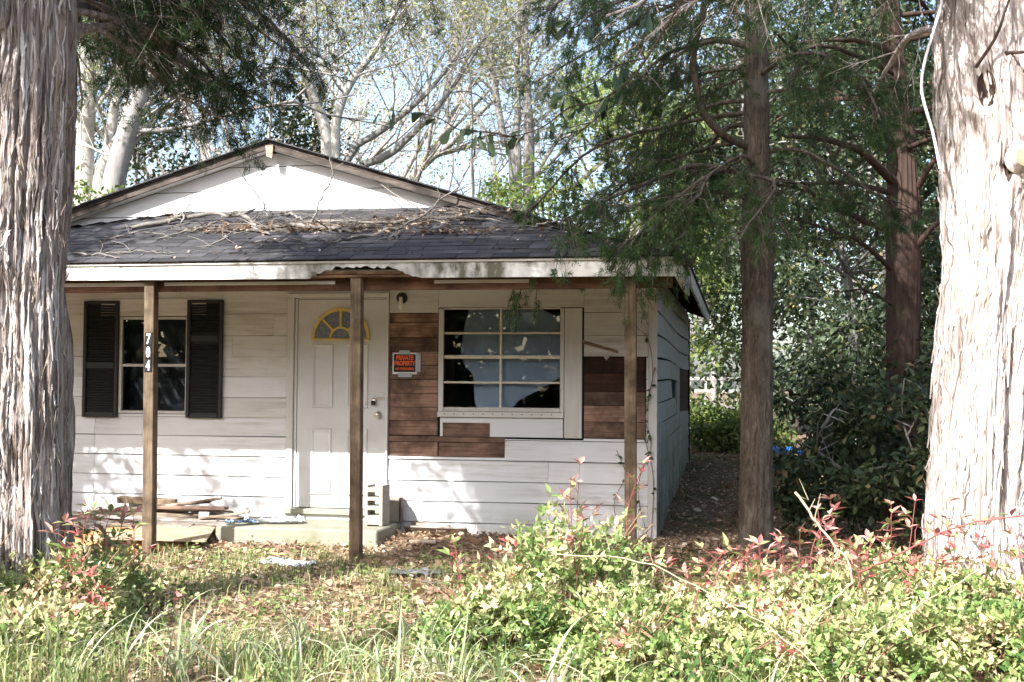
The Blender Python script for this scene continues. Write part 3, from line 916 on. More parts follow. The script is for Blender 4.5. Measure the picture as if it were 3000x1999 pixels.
# right eave: fascia in three weathered lengths, rafters under it
EX = RX + HW
for y0, y1, dz in ((EY + 0.03, -0.02, -0.13), (0.0, 3.0, 0.0), (3.02, 5.2, -0.02), (5.22, RY1, 0.01)):
    z1 = RZ - RS * HW - 0.03 + (dz if y0 < -0.5 else 0)
    box('eave_fascia', EX - 0.035 + dz * 0.05, EX - 0.012, y0, y1, z1 - 0.15 + dz * 0.5 * (y0 > 0), z1, M['fascia'], house)
for k in range(10):
    y = 0.25 + k * 0.7
    prism('rafter_tail', [(-0.0, rake(-0.0) - 0.05), (EX - 0.037, rake(EX - 0.037) - 0.05), (EX - 0.037, rake(EX) - 0.145), (0.0, rake(0.0) - 0.145)], 1, y, y + 0.04, M['brown_dark'], house)

# ---- porch: fascia with the rotted gap, beam, posts, ceiling
def ragged(x0, x1, z, amp, n):
    return [(x0 + (x1 - x0) * k / n, z + random.uniform(-amp, amp)) for k in range(n + 1)]
bottom = [(-8.0, 2.378), (-4.95, 2.380), (-4.7, 2.377), (-2.76, 2.374)] + [(-2.735, 2.395), (-2.70, 2.392), (-2.705, 2.415), (-2.66, 2.418), (-2.62, 2.445), (-2.57, 2.44)]
bottom += [(x, 2.464 + random.uniform(-0.014, 0.014)) for x in np.arange(-2.53, -2.02, 0.03)]
bottom += [(-2.00, 2.445), (-1.97, 2.425), (-1.955, 2.43), (-1.93, 2.405), (-1.90, 2.40), (-1.87, 2.385), (-1.84, 2.384), (-1.80, 2.372), (0.0, 2.368), (0.298, 2.366)]
prism('porch_fascia', bottom + [(0.298, 2.512), (-8.0, 2.512)], 1, -1.735, -1.712, M['fascia'], house)['label'] = 'mildewed white fascia with a ragged rotten gap above the middle post'
box('drip_edge', -8.02, 0.31, -1.752, -1.737, 2.498, 2.521, M['alu'], house)
box('rafter_header', -8.0, 0.26, -1.705, -1.672, 2.408, 2.436, M['header'], house)
box('rafter_header', -8.0, 0.26, -1.700, -1.660, 2.384, 2.405, M['header'], house)
box('porch_beam', -7.6, 0.245, -1.585, -1.545, 2.286, 2.420, M['beam'], house)
for x0, x1, z0, z1 in ((-7.6, -4.27, 2.333, 2.368), (-4.13, -2.58, 2.336, 2.366), (-1.72, -0.92, 2.336, 2.366)):
    box('porch_trim_strip', x0, x1, -1.604, -1.587, z0, z1, M['tan'], house)
for k in range(14):
    x0 = -7.6 + k * 0.553
    box('porch_ceiling_board', x0, x0 + 0.545, -1.541, -0.044, 2.455, 2.470, M['tan'], house)
box('porch_end_board', 0.262, 0.292, -1.71, -0.03, 2.375, 2.50, M['fascia'], house)
for x0, xb, z0, tw in ((-4.275, -4.250, 0.055, 0.0), (-2.420, -2.402, 0.01, 0.02), (-0.131, -0.124, 0.01, 0.0)):
    w, h = 0.092, 0.092
    ztop = 2.38 if x0 < -0.5 else 2.36
    lev = [(z0 - 0.2, xb), (0.8, xb + (x0 - xb) * 0.33), (1.6, xb + (x0 - xb) * 0.68), (ztop, x0)]
    v, f = [], []
    c = 0.005
    for z, x in lev:
        y0 = -1.683
        ring = [(x + c, y0), (x + w - c, y0), (x + w, y0 + c), (x + w, y0 + h - c), (x + w - c, y0 + h), (x + c, y0 + h), (x, y0 + h - c), (x, y0 + c)]
        v += [(px, py, z) for px, py in ring]
    for r in range(3):
        for k in range(8):
            f.append((r * 8 + k, r * 8 + (k + 1) % 8, r * 8 + 8 + (k + 1) % 8, r * 8 + 8 + k))
    f += [tuple(range(8))[::-1], tuple(range(24, 32))]
    pydata('porch_post', v, f, M['post'], house)
# ---------------------------------------------------------------- things fixed to the house
def text_mesh(name, body, size, loc, m, parent, bold=0.0, sx=1.0, align='CENTER'):
    cu = bpy.data.curves.new('txt', 'FONT')
    cu.body = body
    cu.size = size
    cu.align_x = align
    cu.extrude = 0.0006
    cu.offset = bold
    tmp = bpy.data.objects.new('txt', cu)
    COL.objects.link(tmp)
    me = bpy.data.meshes.new_from_object(tmp.evaluated_get(bpy.context.evaluated_depsgraph_get()))
    me.name = name
    bpy.data.objects.remove(tmp)
    bpy.data.curves.remove(cu)
    me.transform(Matrix.Translation(loc) @ Matrix.Rotation(math.pi / 2, 4, 'X') @ Matrix.Diagonal((sx, 1, 1, 1)))
    me.materials.clear()
    return link(name, me, m, parent)

for ch, zc, words in (('7', 1.873, 'topmost'), ('0', 1.760, 'middle'), ('4', 1.645, 'lowest')):
    t_ = thing('house_number_plate', f'black plate with a white {ch}, {words} of three on the left porch post', 'number plate', (-4.222, -1.683, zc), group='house number on the left post')
    box('plate', -0.034, 0.034, -0.008, -0.0006, -0.055, 0.054, M['signblack'], t_, 0.002)
    text_mesh('numeral', ch, 0.125, (0, -0.0087, -0.043), M['number'], t_, 0.0018, 0.62)

sg = thing('warning_sign', 'black and orange private property sign taped to bare brown boards by the door', 'sign', (-2.406, -0.012, 1.71))
box('card', -0.122, 0.122, -0.010, -0.006, -0.112, 0.094, M['signwhite'], sg, 0.001)
box('panel', -0.110, 0.108, -0.0118, -0.0102, -0.092, 0.082, M['signblack'], sg, 0.0006)
text_mesh('lettering', 'PRIVATE', 0.058, (0, -0.0128, 0.027), M['orange'], sg, 0.0024, 0.80)
text_mesh('lettering', 'PROPERTY', 0.058, (0, -0.0128, -0.026), M['orange'], sg, 0.0024, 0.745)
text_mesh('lettering', 'NO TRESPASSING', 0.033, (0, -0.0128, -0.072), M['orange'], sg, 0.0012, 0.70)
box('tape_strip', -0.055, 0.052, -0.0138, -0.0125, 0.078, 0.118, M['tape'], sg, 0.0005)
box('tape_strip', -0.066, 0.072, -0.0138, -0.0125, -0.142, -0.100, M['tape'], sg, 0.0005)
box('tape_strip', 0.114, 0.158, -0.0138, -0.0125, -0.092, 0.088, M['tape'], sg, 0.0005)

lp = thing('wall_lamp', 'dark round wall lamp with a bare bulb right of the door', 'lamp', (-2.44, -0.022, 2.335))
lathe('lamp_base', [(0, 0.056), (0.012, 0.054), (0.022, 0.040), (0.035, 0.024), (0.05, 0.02)], (0, 0, 0), M['blackiron'], lp)
v, f = tube([(0, -0.045, 0.0), (0.004, -0.062, -0.03), (0.006, -0.066, -0.05), (0.008, -0.07, -0.085), (0.009, -0.072, -0.11), (0.009, -0.073, -0.122)], [0.016, 0.018, 0.020, 0.024, 0.017, 0.004], 12)
link('bulb', mesh_big('bulb', v, f, smooth=True), M['bulb'], lp)

# ---------------------------------------------------------------- stoop and block
st = thing('stoop', 'pale concrete slab step in front of the white door', 'step', (-3.2, -0.45, 0.0))
box('slab', -0.75, 0.79, -0.42, 0.385, 0.02, 0.185, M['concrete'], st, 0.012)
cb = thing('concrete_block', 'slotted concrete block standing on end on the stoop by the door', 'concrete block', (-2.545, -0.42, 0.186), -0.06)
bx0, bx1, by0, by1, H = -0.088, 0.088, -0.10, 0.10, 0.375
webs = [(0.0, 0.03, 1), (0.03, 0.052, 0), (0.052, 0.098, 1), (0.098, 0.147, 0), (0.147, 0.186, 1), (0.186, 0.233, 0), (0.233, 0.268, 1), (0.268, 0.312, 0), (0.312, 0.356, 1), (0.356, 0.375, 0)]
webs[0] = (0.0, 0.012, 0); webs[1] = (0.012, 0.052, 1)
zs_ = [w[0] for w in webs] + [H]
gv, gf = [], []
gxs = [bx0, bx0 + 0.030, bx1 - 0.036, bx1]
solid = lambda ix, iz: ix != 1 or webs[iz][2]
vi = {}
def gvert(ix, iz, iy):
    k = (ix, iz, iy)
    if k not in vi:
        vi[k] = len(gv)
        gv.append((gxs[ix], (by0, by1)[iy], zs_[iz]))
    return vi[k]
for iz in range(len(webs)):
    for ix in range(3):
        if not solid(ix, iz):
            continue
        gf.append((gvert(ix, iz, 0), gvert(ix + 1, iz, 0), gvert(ix + 1, iz + 1, 0), gvert(ix, iz + 1, 0)))
        gf.append((gvert(ix, iz + 1, 1), gvert(ix + 1, iz + 1, 1), gvert(ix + 1, iz, 1), gvert(ix, iz, 1)))
        for dx, dz_ in ((-1, 0), (1, 0), (0, -1), (0, 1)):
            jx, jz = ix + dx, iz + dz_
            if 0 <= jx < 3 and 0 <= jz < len(webs) and solid(jx, jz):
                continue
            if dx:
                e = ix + (dx > 0)
                q = [gvert(e, iz, 0), gvert(e, iz, 1), gvert(e, iz + 1, 1), gvert(e, iz + 1, 0)]
                gf.append(tuple(q if dx > 0 else q[::-1]))
            else:
                e = iz + (dz_ > 0)
                q = [gvert(ix, e, 0), gvert(ix + 1, e, 0), gvert(ix + 1, e, 1), gvert(ix, e, 1)]
                gf.append(tuple(q if dz_ > 0 else q[::-1]))
o = pydata('block', gv, gf, M['block'], cb)
bv = o.modifiers.new('bevel', 'BEVEL'); bv.width = 0.005; bv.segments = 2
pb = thing('paving_block', 'small beige paving block leaning at the wall beside the concrete block', 'paving block', (-2.47, -0.10, 0.186))
box('block', -0.09, 0.075, -0.06, 0.06, 0.0, 0.235, M['block'], pb, 0.008)
tag(box('bent_batten', -2.40, -2.382, -0.20, -0.12, 0.187, 0.42, M['brown']), 'thin brown batten upright beside the concrete block', 'batten')

def crumple(name, w, d, loc, rz, m, amp, label, cat, seed, h=0.02):
    n = 22
    X, Y = np.meshgrid(np.linspace(-w / 2, w / 2, n), np.linspace(-d / 2, d / 2, n))
    e = np.stack([X * 9 / max(w, 0.3), Y * 9 / max(d, 0.2), X * 0 + seed], -1)
    X2 = X + 0.04 * (fbm(e + 9, 2, seed) - 0.5)
    Y2 = Y + 0.05 * (fbm(e + 5, 2, seed) - 0.5)
    Z = h + amp * np.abs(fbm(e * 1.2, 3, seed + 2) - 0.45) * 2
    q = (np.arange(n - 1)[:, None] * n + np.arange(n - 1)[None]).ravel()
    v = np.stack([X2, Y2, Z], -1).reshape(-1, 3)
    nn = len(v)
    F = np.stack([q, q + 1, q + n + 1, q + n], -1)
    o = link(name, mesh_big(name, np.vstack([v, v - [0, 0, 0.004]]), np.vstack([F, F[:, ::-1] + nn])), m)
    o.location = loc
    o.rotation_euler = (0, 0, rz)
    return tag(o, label, cat)
crumple('plastic_bag', 0.55, 0.16, (-3.52, -0.52, 0.186), 0.35, M['foil'], 0.07, 'crumpled white and blue plastic bag lying on the left end of the stoop', 'plastic bag', 3)
crumple('blue_rag', 0.26, 0.07, (-3.78, -0.70, 0.187), 0.25, plain('faded_blue_rag', (0.22, 0.34, 0.52), 0.8), 0.05, 'faded blue rag on the front left corner of the stoop', 'rag', 5)
crumple('plastic_wrapper', 0.52, 0.22, (-2.86, -1.92, float(gz(-2.86, -1.92)) + 0.01), -0.35, M['foil'], 0.07, 'crumpled pale plastic wrapper lying on the grass left of the middle post', 'wrapper', 8)
crumple('paint_stick', 0.16, 0.05, (-2.98, -1.80, float(gz(-2.98, -1.8)) + 0.07), -0.3, plain('yellow_card', (0.62, 0.55, 0.2), 0.6), 0.01, 'strip of yellow card on top of the pale plastic wrapper', 'card', 9)
crumple('grey_sheeting', 0.42, 0.22, (-1.72, -2.15, float(gz(-1.72, -2.15)) + 0.01), 0.1, plain('grey_sheeting', (0.24, 0.24, 0.25), 0.5), 0.04, 'flattened grey sheeting on the dark soil right of the middle post', 'sheeting', 12)

# ---------------------------------------------------------------- pile of boards under the left window
def board(x, y, z, L, w, th, rz, rx, ry, m, label, cat='board', name='scrap_board', group='boards heaped under the left window'):
    v, f = cham(-L / 2, L / 2, -w / 2, w / 2, -th / 2, th / 2, 0.004)
    v = np.array(v)
    v[:, 2] += 0.012 * math.copysign(1, random.random() - 0.5) * np.cos(v[:, 0] / L * 2.6)
    o = pydata(name, v, f, m)
    o.location = (x, y, z)
    o.rotation_euler = (rx, ry, rz)
    return tag(o, label, cat, group)
PL, PW = M['plank'], M['oldpaint']
board(-5.55, -0.30, 0.13, 1.9, 0.19, 0.025, 0.02, 0.0, 0.02, PW, 'white board at the back of the heap reaching behind the left trunk')
board(-4.85, -0.40, 0.115, 1.5, 0.14, 0.03, -0.05, 0.0, 0.0, PL, 'grey board lowest of the heap right of the left post')
board(-5.05, -0.28, 0.165, 1.7, 0.12, 0.035, 0.03, 0.05, 0.015, PL, 'long narrow board second from the bottom of the heap')
board(-4.55, -0.42, 0.185, 1.15, 0.15, 0.022, -0.04, 0.03, 0.02, PW, 'white painted board sticking out right at the end of the heap')
board(-4.85, -0.30, 0.220, 1.35, 0.10, 0.04, 0.05, 0.0, 0.01, PL, 'pale squared batten lying across the middle of the heap')
board(-4.75, -0.22, 0.262, 1.1, 0.13, 0.03, -0.03, 0.06, -0.02, PL, 'weathered board with dark end near the top of the heap')
board(-4.62, -0.20, 0.315, 0.62, 0.12, 0.02, 0.12, 0.1, -0.10, PL, 'short splintered board tilted up on top of the heap')
board(-4.45, -0.26, 0.335, 0.55, 0.06, 0.02, 0.2, 0.1, -0.14, PL, 'thin lath slanting up at the top right of the heap')
board(-5.0, -0.14, 0.325, 0.62, 0.07, 0.06, 0.0, 0.15, 0.02, M['post'], 'thick grey timber topmost of the heap behind the left post', 'timber', 'scrap_timber')
board(-5.45, -0.75, 0.165, 1.05, 0.24, 0.02, -0.10, 0.16, 0.03, PW, 'wide white board sloping forward left of the left post')
board(-4.78, -0.78, 0.150, 1.10, 0.20, 0.02, 0.06, 0.14, -0.03, PW, 'broken white board sloping forward behind the left post')
board(-4.40, -1.10, 0.145, 0.95, 0.62, 0.014, 0.28, 0.10, 0.03, M['plywood'], 'tan plywood sheet lying at the foot of the stoop', 'plywood', 'plywood_sheet')
board(-4.35, -0.62, 0.185, 0.95, 0.13, 0.022, -0.12, 0.08, 0.0, PW, 'white board end lying between plywood and stoop')
board(-4.22, -0.52, 0.215, 0.10, 0.03, 0.11, 0.1, 0.0, 0.0, PW, 'small white upright offcut between the boards near the stoop')
board(-4.10, -0.36, 0.215, 0.60, 0.06, 0.025, -0.03, 0.0, 0.04, PL, 'short grey lath nearest the stoop at the right of the heap')
board(-5.25, -0.98, 0.100, 0.55, 0.15, 0.02, 0.35, 0.25, -0.05, M['brown_dark'], 'dark broken board poking out of the sand left of the left post')
board(-4.70, -0.56, 0.205, 1.25, 0.09, 0.018, 0.02, 0.1, 0.015, PW, 'white lath on the front edge of the heap behind the left post')
board(-5.35, -0.52, 0.175, 1.20, 0.11, 0.022, -0.06, 0.05, -0.02, PL, 'weathered board left of the left post half under shrub leaves')
board(-4.30, -0.30, 0.268, 0.85, 0.075, 0.02, 0.09, 0.1, 0.03, PW, 'white strip lying askew over the right end of the heap')
board(-4.52, -0.36, 0.290, 0.95, 0.085, 0.03, -0.08, 0.0, -0.02, M['brown'], 'reddish brown board near the top of the heap')
board(-5.62, -0.62, 0.205, 0.95, 0.10, 0.02, 0.12, 0.12, 0.05, M['brown'], 'brown board at the left of the heap by the cedar trunk')
board(-4.05, -0.50, 0.245, 0.42, 0.05, 0.02, 0.3, 0.0, -0.12, PL, 'thin splinter propped on the white boards near the stoop')
board(-2.05, -0.14, 0.125, 0.62, 0.12, 0.02, -0.05, -0.6, 0.0, PW, 'white board leaning at the wall foot right of the stoop', group='scrap by the wall')
board(-2.12, -0.06, 0.155, 0.38, 0.08, 0.03, 0.04, -0.3, 0.05, PL, 'brown rotten board end at the wall foot behind the white one', group='scrap by the wall')
board(-2.02, -0.75, 0.085, 0.24, 0.07, 0.03, 0.2, 0.0, 0.0, PL, 'small wood block on the bare soil right of the stoop', 'wood block', 'wood_offcut', 'scrap by the wall')
board(0.12, -0.42, 0.06, 0.52, 0.10, 0.022, 0.15, 0.1, -0.04, PW, 'pale board lying on the ground at the right corner of the house', group='scrap by the wall')
X, Y = np.meshgrid(np.linspace(-1.05, 0.75, 40), np.linspace(-0.5, 0.5, 24))
Z = 0.17 * np.exp(-(X / 0.62) ** 2 - (Y / 0.28) ** 2) * (0.7 + 0.6 * fbm(np.stack([X * 4, Y * 4, X * 0], -1), 3, 4)) - 0.03
q = (np.arange(23)[:, None] * 40 + np.arange(39)[None]).ravel()
sp = link('sand_pile', mesh_big('sand_pile', np.stack([X, Y, Z], -1).reshape(-1, 3), np.stack([q, q + 1, q + 41, q + 40], -1), smooth=True), M['sand'], kind='stuff')
sp.location = (-4.78, -1.12, 0.035)
tag(sp, 'low heap of orange sand under the boards by the left post', 'sand')

# ---------------------------------------------------------------- dead branches on the porch roof
def on_roof(x, y, lift=0.02):
    return (x, y, fz(y) + lift)
BR = [  # control points (x, y, lift), radius, label
    ([(-4.92, -0.72, 0.03), (-4.55, -0.50, 0.05), (-4.18, -0.46, 0.10), (-3.98, -0.55, 0.08), (-3.75, -0.50, 0.14)], 0.030, 'thick grey dead limb at the left of the branch heap on the porch roof'),
    ([(-3.98, -0.50, 0.11), (-3.75, -0.62, 0.05), (-3.62, -0.85, 0.03), (-3.40, -1.02, 0.025)], 0.026, 'stout pale limb bending down the roof from the left of the heap'),
    ([(-4.62, -0.55, 0.03), (-4.50, -0.50, 0.10), (-4.45, -0.62, 0.05)], 0.022, 'short sawn log lying on the left of the roof branches'),
    ([(-4.10, -0.60, 0.05), (-4.22, -0.85, 0.03), (-4.48, -1.10, 0.02)], 0.014, 'dark stick slanting down the roof below the thick left limb'),
    ([(-3.6, -0.80, 0.03), (-3.0, -0.66, 0.05), (-2.5, -0.72, 0.03), (-2.05, -0.60, 0.05), (-1.62, -0.62, 0.05), (-1.32, -0.74, 0.03)], 0.019, 'long grey branch lying along the roof to the right'),
    ([(-3.35, -0.78, 0.05), (-2.9, -0.86, 0.03), (-2.62, -1.0, 0.03)], 0.026, 'thick middle branch half buried in dead leaves on the roof'),
    ([(-2.62, -1.22, 0.02), (-2.30, -0.95, 0.03), (-2.08, -0.55, 0.06), (-1.98, -0.30, 0.16), (-1.78, -0.12, 0.22)], 0.017, 'long stick rising to the upper right over the roof'),
    ([(-2.05, -0.52, 0.06), (-2.35, -0.30, 0.14), (-2.85, 0.02, 0.34), (-3.15, 0.10, 0.42)], 0.010, 'thin twig arching up across the white gable'),
    ([(-3.12, -0.72, 0.05), (-3.10, -0.55, 0.20), (-3.02, -0.42, 0.40), (-3.06, -0.38, 0.62)], 0.012, 'bent dark twig standing up from the roof before the gable'),
    ([(-3.62, -0.50, 0.05), (-3.85, -0.22, 0.20), (-4.15, 0.02, 0.38), (-4.18, 0.0, 0.52)], 0.010, 'thin pale twig standing up left of the gable centre'),
    ([(-4.18, 0.0, 0.50), (-4.30, -0.02, 0.62), (-4.33, -0.02, 0.74)], 0.006, 'forked tip of pale twig crossing the left rake'),
    ([(-3.62, -0.22, 0.03), (-3.42, -0.40, 0.05), (-3.25, -0.58, 0.03)], 0.018, 'bleached short branch at the upper middle of the roof'),
    ([(-5.05, -1.52, 0.02), (-4.75, -1.60, 0.02), (-4.48, -1.72, 0.03)], 0.013, 'bare white stick lying near the eave at the left'),
    ([(-4.70, -1.58, 0.03), (-4.35, -1.52, 0.02), (-4.05, -1.56, 0.02)], 0.009, 'thin white twig near the eave right of the bare stick'),
    ([(-2.52, -1.10, 0.02), (-2.70, -1.28, 0.02), (-2.82, -1.30, 0.02)], 0.013, 'short curved stick below the long stick on the roof'),
    ([(-2.18, -1.0, 0.02), (-2.20, -1.2, 0.03), (-2.34, -1.32, 0.02)], 0.011, 'small forked stick low on the roof right of the long stick'),
    ([(-3.80, -1.10, 0.03), (-3.72, -1.26, 0.06), (-3.86, -1.40, 0.02)], 0.016, 'stubby pale fork lying low at the middle left of the roof'),
    ([(-3.45, -1.25, 0.02), (-3.15, -1.22, 0.03), (-2.95, -1.28, 0.02)], 0.010, 'straight pale stick low at the middle of the roof'),
    ([(-1.95, -1.02, 0.03), (-1.70, -0.92, 0.02), (-1.45, -0.98, 0.02)], 0.009, 'thin twig with leaves right of the forked stick'),
    ([(-5.0, -1.05, 0.02), (-4.7, -0.95, 0.04), (-4.35, -0.98, 0.02)], 0.011, 'grey twig on the left side of the roof below the log'),
    ([(-1.02, -0.95, 0.03), (-0.80, -0.80, 0.05), (-0.62, -0.72, 0.03)], 0.012, 'small dead branch alone on the right of the roof'),
    ([(-4.55, -0.28, 0.03), (-3.9, -0.20, 0.04), (-3.45, -0.24, 0.03)], 0.008, 'thin stick along the top of the roof at the left'),
]
for cps, r_, lab in BR:
    pts = spline([on_roof(*c) for c in cps], 14)
    pts[1:-1] += rng.normal(size=(12, 3)) * 0.008
    A = Acc()
    rad = r_ * 0.85 * np.linspace(1.0, 0.5, 14)
    rad[0] *= 0.7; rad[-1] *= 0.5
    A.add(*tube(pts, rad, 8))
    for k in range(random.randint(2, 5)):
        i0 = random.randint(2, 12)
        d_ = norm(rng.normal(size=3) * [1, 0.6, 0.5] + [0, 0, 0.35])
        L_ = random.uniform(0.08, 0.28)
        tp = np.array([pts[i0], pts[i0] + d_ * L_ * 0.5 + [0, 0, 0.01], pts[i0] + d_ * L_ + rng.normal(size=3) * 0.03])
        A.add(*tube(spline(tp, 5), np.linspace(rad[i0] * 0.5, 0.003, 5), 5))
    o = link('dead_branch', A.mesh('dead_branch', True), M['branch'])
    tag(o, lab, 'branch', 'dead branches on the porch roof')

def litter_patch(n, sampler, size, z_up=0.012):
    p = sampler(n)
    d_ = rng.normal(size=(n, 3)) * [1, 1, 0.35]
    t_ = np.clip(rng.normal(0.5, 0.25, n), 0, 1)
    return scatter(OVAL, p, d_, rng.uniform(size * 0.6, size * 1.4, n), t_, upish=3.0)
def roof_s(n):
    c = np.array([(-3.75, -0.75), (-3.3, -0.80), (-3.1, -0.70), (-3.5, -0.72), (-2.9, -0.78), (-2.5, -0.88), (-2.1, -0.62), (-1.85, -0.3), (-1.7, -1.0), (-3.9, -0.8), (-2.2, -0.6)])
    k = rng.integers(0, len(c), n)
    xy = c[k] + rng.normal(size=(n, 2)) * [0.26, 0.07]
    m_ = rng.random(n) < 0.12
    xy[m_] = np.stack([rng.uniform(-5.2, 0.0, m_.sum()), rng.uniform(-1.7, -0.1, m_.sum())], -1)
    xy[:, 1] = np.clip(xy[:, 1], EY + 0.03, -0.06)
    return np.column_stack([xy, fz(xy[:, 1]) + 0.012 + np.abs(rng.normal(size=n)) * 0.014])
v, f, t_ = litter_patch(1500, roof_s, 0.042)
tag(link('roof_litter', mesh_big('roof_litter', v, f, t_), M['litter'], kind='stuff'), 'dead leaves caught among the branches on the roof', 'leaf litter')

A = Acc()
q = roof_s(240)
for k in range(240):
    a_ = rng.uniform(-0.6, 0.6) + (math.pi if rng.random() < 0.5 else 0)
    L_ = rng.uniform(0.06, 0.34)
    d_ = np.array([math.cos(a_), math.sin(a_) * 0.6, math.sin(a_) * 0.6 * FS + rng.uniform(-0.02, 0.12)])
    A.add(*tube(np.array([q[k], q[k] + d_ * L_ * 0.5 + rng.normal(size=3) * 0.012, q[k] + d_ * L_]) + [0, 0, 0.01], [0.004, 0.003, 0.0015], 4))
tag(link('roof_twigs', A.mesh('roof_twigs', True), M['branch'], kind='stuff'), 'mat of thin broken twigs among the branches on the roof', 'twigs')
# ---------------------------------------------------------------- trees
def bark_trunk(path, n_th=120, n_z=220, flute=0.10, furrow=0.022, fine=0.008, seed=1, bumps=()):
    """path rows (x, y, z, r); bumps (theta, z, size, amount): knots and hollows in the wood"""
    p = np.asarray(path, float)
    zz_ = np.linspace(p[0, 2], p[-1, 2], n_z)
    cx, cy, rr = (np.interp(zz_, p[:, 2], p[:, k]) for k in (0, 1, 3))
    k = np.ones(9) / 9
    cx, cy = (np.convolve(np.pad(q, 4, 'edge'), k, 'valid') for q in (cx, cy))
    th = np.linspace(0, 2 * math.pi, n_th, endpoint=False)
    TH, Z = np.meshgrid(th, zz_)
    c, s = np.cos(TH + 0.12 * np.sin(Z * 0.8)), np.sin(TH + 0.12 * np.sin(Z * 0.8))
    R = np.broadcast_to(rr[:, None], Z.shape).copy()
    R *= 1 + flute * 2 * (fbm(np.stack([c * 1.9, s * 1.9, Z * 0.45], -1), 2, seed) - 0.5)
    a = np.abs(2 * vnoise(np.stack([c * 7, s * 7, Z * 0.7], -1), seed + 5) - 1)
    b = np.abs(2 * vnoise(np.stack([c * 17 + 0.5 * Z, s * 17, Z * 3.2], -1), seed + 7) - 1)
    R += furrow * (np.minimum(a * 1.7, 1) - 0.8) + fine * (np.minimum(b * 1.8, 1) - 0.8) + fine * 0.7 * (vnoise(np.stack([c * 40, s * 40, Z * 5], -1), seed + 9) - 0.5)
    for bt, bz, bs, ba, *bv_ in bumps:
        dth = np.angle(np.exp(1j * (TH - bt))) * R
        d2 = (dth ** 2 + ((Z - bz) * (bv_[0] if bv_ else 0.75)) ** 2) / bs ** 2
        R += ba * np.exp(-d2)
    v = np.stack([cx[:, None] + R * np.cos(TH), cy[:, None] + R * np.sin(TH), Z], -1).reshape(-1, 3)
    i = np.arange(n_z - 1)[:, None] * n_th
    j = np.arange(n_th)[None]
    kk = (j + 1) % n_th
    f = np.stack([i + j, i + kk, i + n_th + kk, i + n_th + j], -1).reshape(-1, 4)
    return v, f

def bark_strips(v, f, n, lo, hi, zlo, zhi, seed):
    """loose fibres peeling from the bark"""
    g = np.random.default_rng(seed)
    ctr = v[f].mean(1)
    ok = np.where((ctr[:, 2] > zlo) & (ctr[:, 2] < zhi) & (ctr[:, 1] < np.median(ctr[:, 1]) + 0.1))[0]
    k = g.choice(ok, n)
    q = v[f[k]]
    nr = norm(np.cross(q[:, 1] - q[:, 0], q[:, 3] - q[:, 0]))
    sg_ = np.where(g.random(n) < 0.5, 1, -1)[:, None]
    d_ = np.column_stack([g.normal(size=(n, 2)) * 0.12, np.ones(n)]) * sg_ + nr * g.uniform(0.02, 0.45, (n, 1))
    return scatter(NEEDLE, ctr[k] - nr * 0.002, d_, g.uniform(lo, hi, n), None, g.uniform(0.004, 0.013, n))

def bark_plates(v, n_th, n_z, n, zlo, zhi, seed, face=-1.75, rnd=(0.003, 0.010)):
    """long strips of bark lifting off the trunk, laid along its own surface"""
    g = np.random.default_rng(seed)
    G = v.reshape(n_z, n_th, 3)
    zc = G[:, 0, 2]
    A = Acc()
    for k in range(n):
        th = face + g.uniform(-1.7, 1.7)
        j = int(round((th % (2 * math.pi)) / (2 * math.pi) * n_th)) % n_th
        L_ = g.uniform(0.10, 0.60)
        z0 = g.uniform(zlo, zhi)
        zz_ = np.linspace(z0, z0 + L_, 8)
        i = np.clip(np.searchsorted(zc, zz_), 1, n_z - 2)
        dj = np.round(np.linspace(0, g.normal() * 2.0, 8)).astype(int)
        jj = (j + dj) % n_th
        p = G[i, jj]
        ctr = G[i].mean(1)
        nr = norm((p - ctr) * [1, 1, 0])
        tg = np.stack([-nr[:, 1], nr[:, 0], np.zeros(8)], -1)
        u = np.linspace(-1, 1, 8)
        up_end, dn_end = g.uniform(0, 0.012), g.uniform(0, 0.016)
        lift = 0.004 + g.uniform(0, 0.006) + np.where(u > 0, up_end, dn_end) * np.abs(u) ** 3
        c = p + nr * lift[:, None]
        c[:, 2] = zz_
        w = g.uniform(*rnd) * np.sqrt(np.maximum(0.03, 1 - np.abs(u) ** 3)) * (1 + 0.3 * g.normal(size=8))
        vv = np.concatenate([c - tg * w[:, None] - nr * 0.004, c + nr * 0.003, c + tg * w[:, None] - nr * 0.004])
        q = np.arange(7)
        A.add(vv, np.concatenate([np.stack([q, q + 8, q + 9, q + 1], -1), np.stack([q + 8, q + 16, q + 17, q + 9], -1)]), np.full(24, np.clip(g.normal(0.5, 0.24), 0, 1)))
    return A.mesh('bark_plates')

def limb(pts, r0, r1, n=14, sides=8, wob=0.045):
    p = spline(pts, n)
    p[1:] += np.cumsum(rng.normal(size=(n - 1, 3)) * wob * 0.35, 0) * np.linspace(0, 1, n - 1)[:, None]
    return p, np.linspace(r0, r1, n)

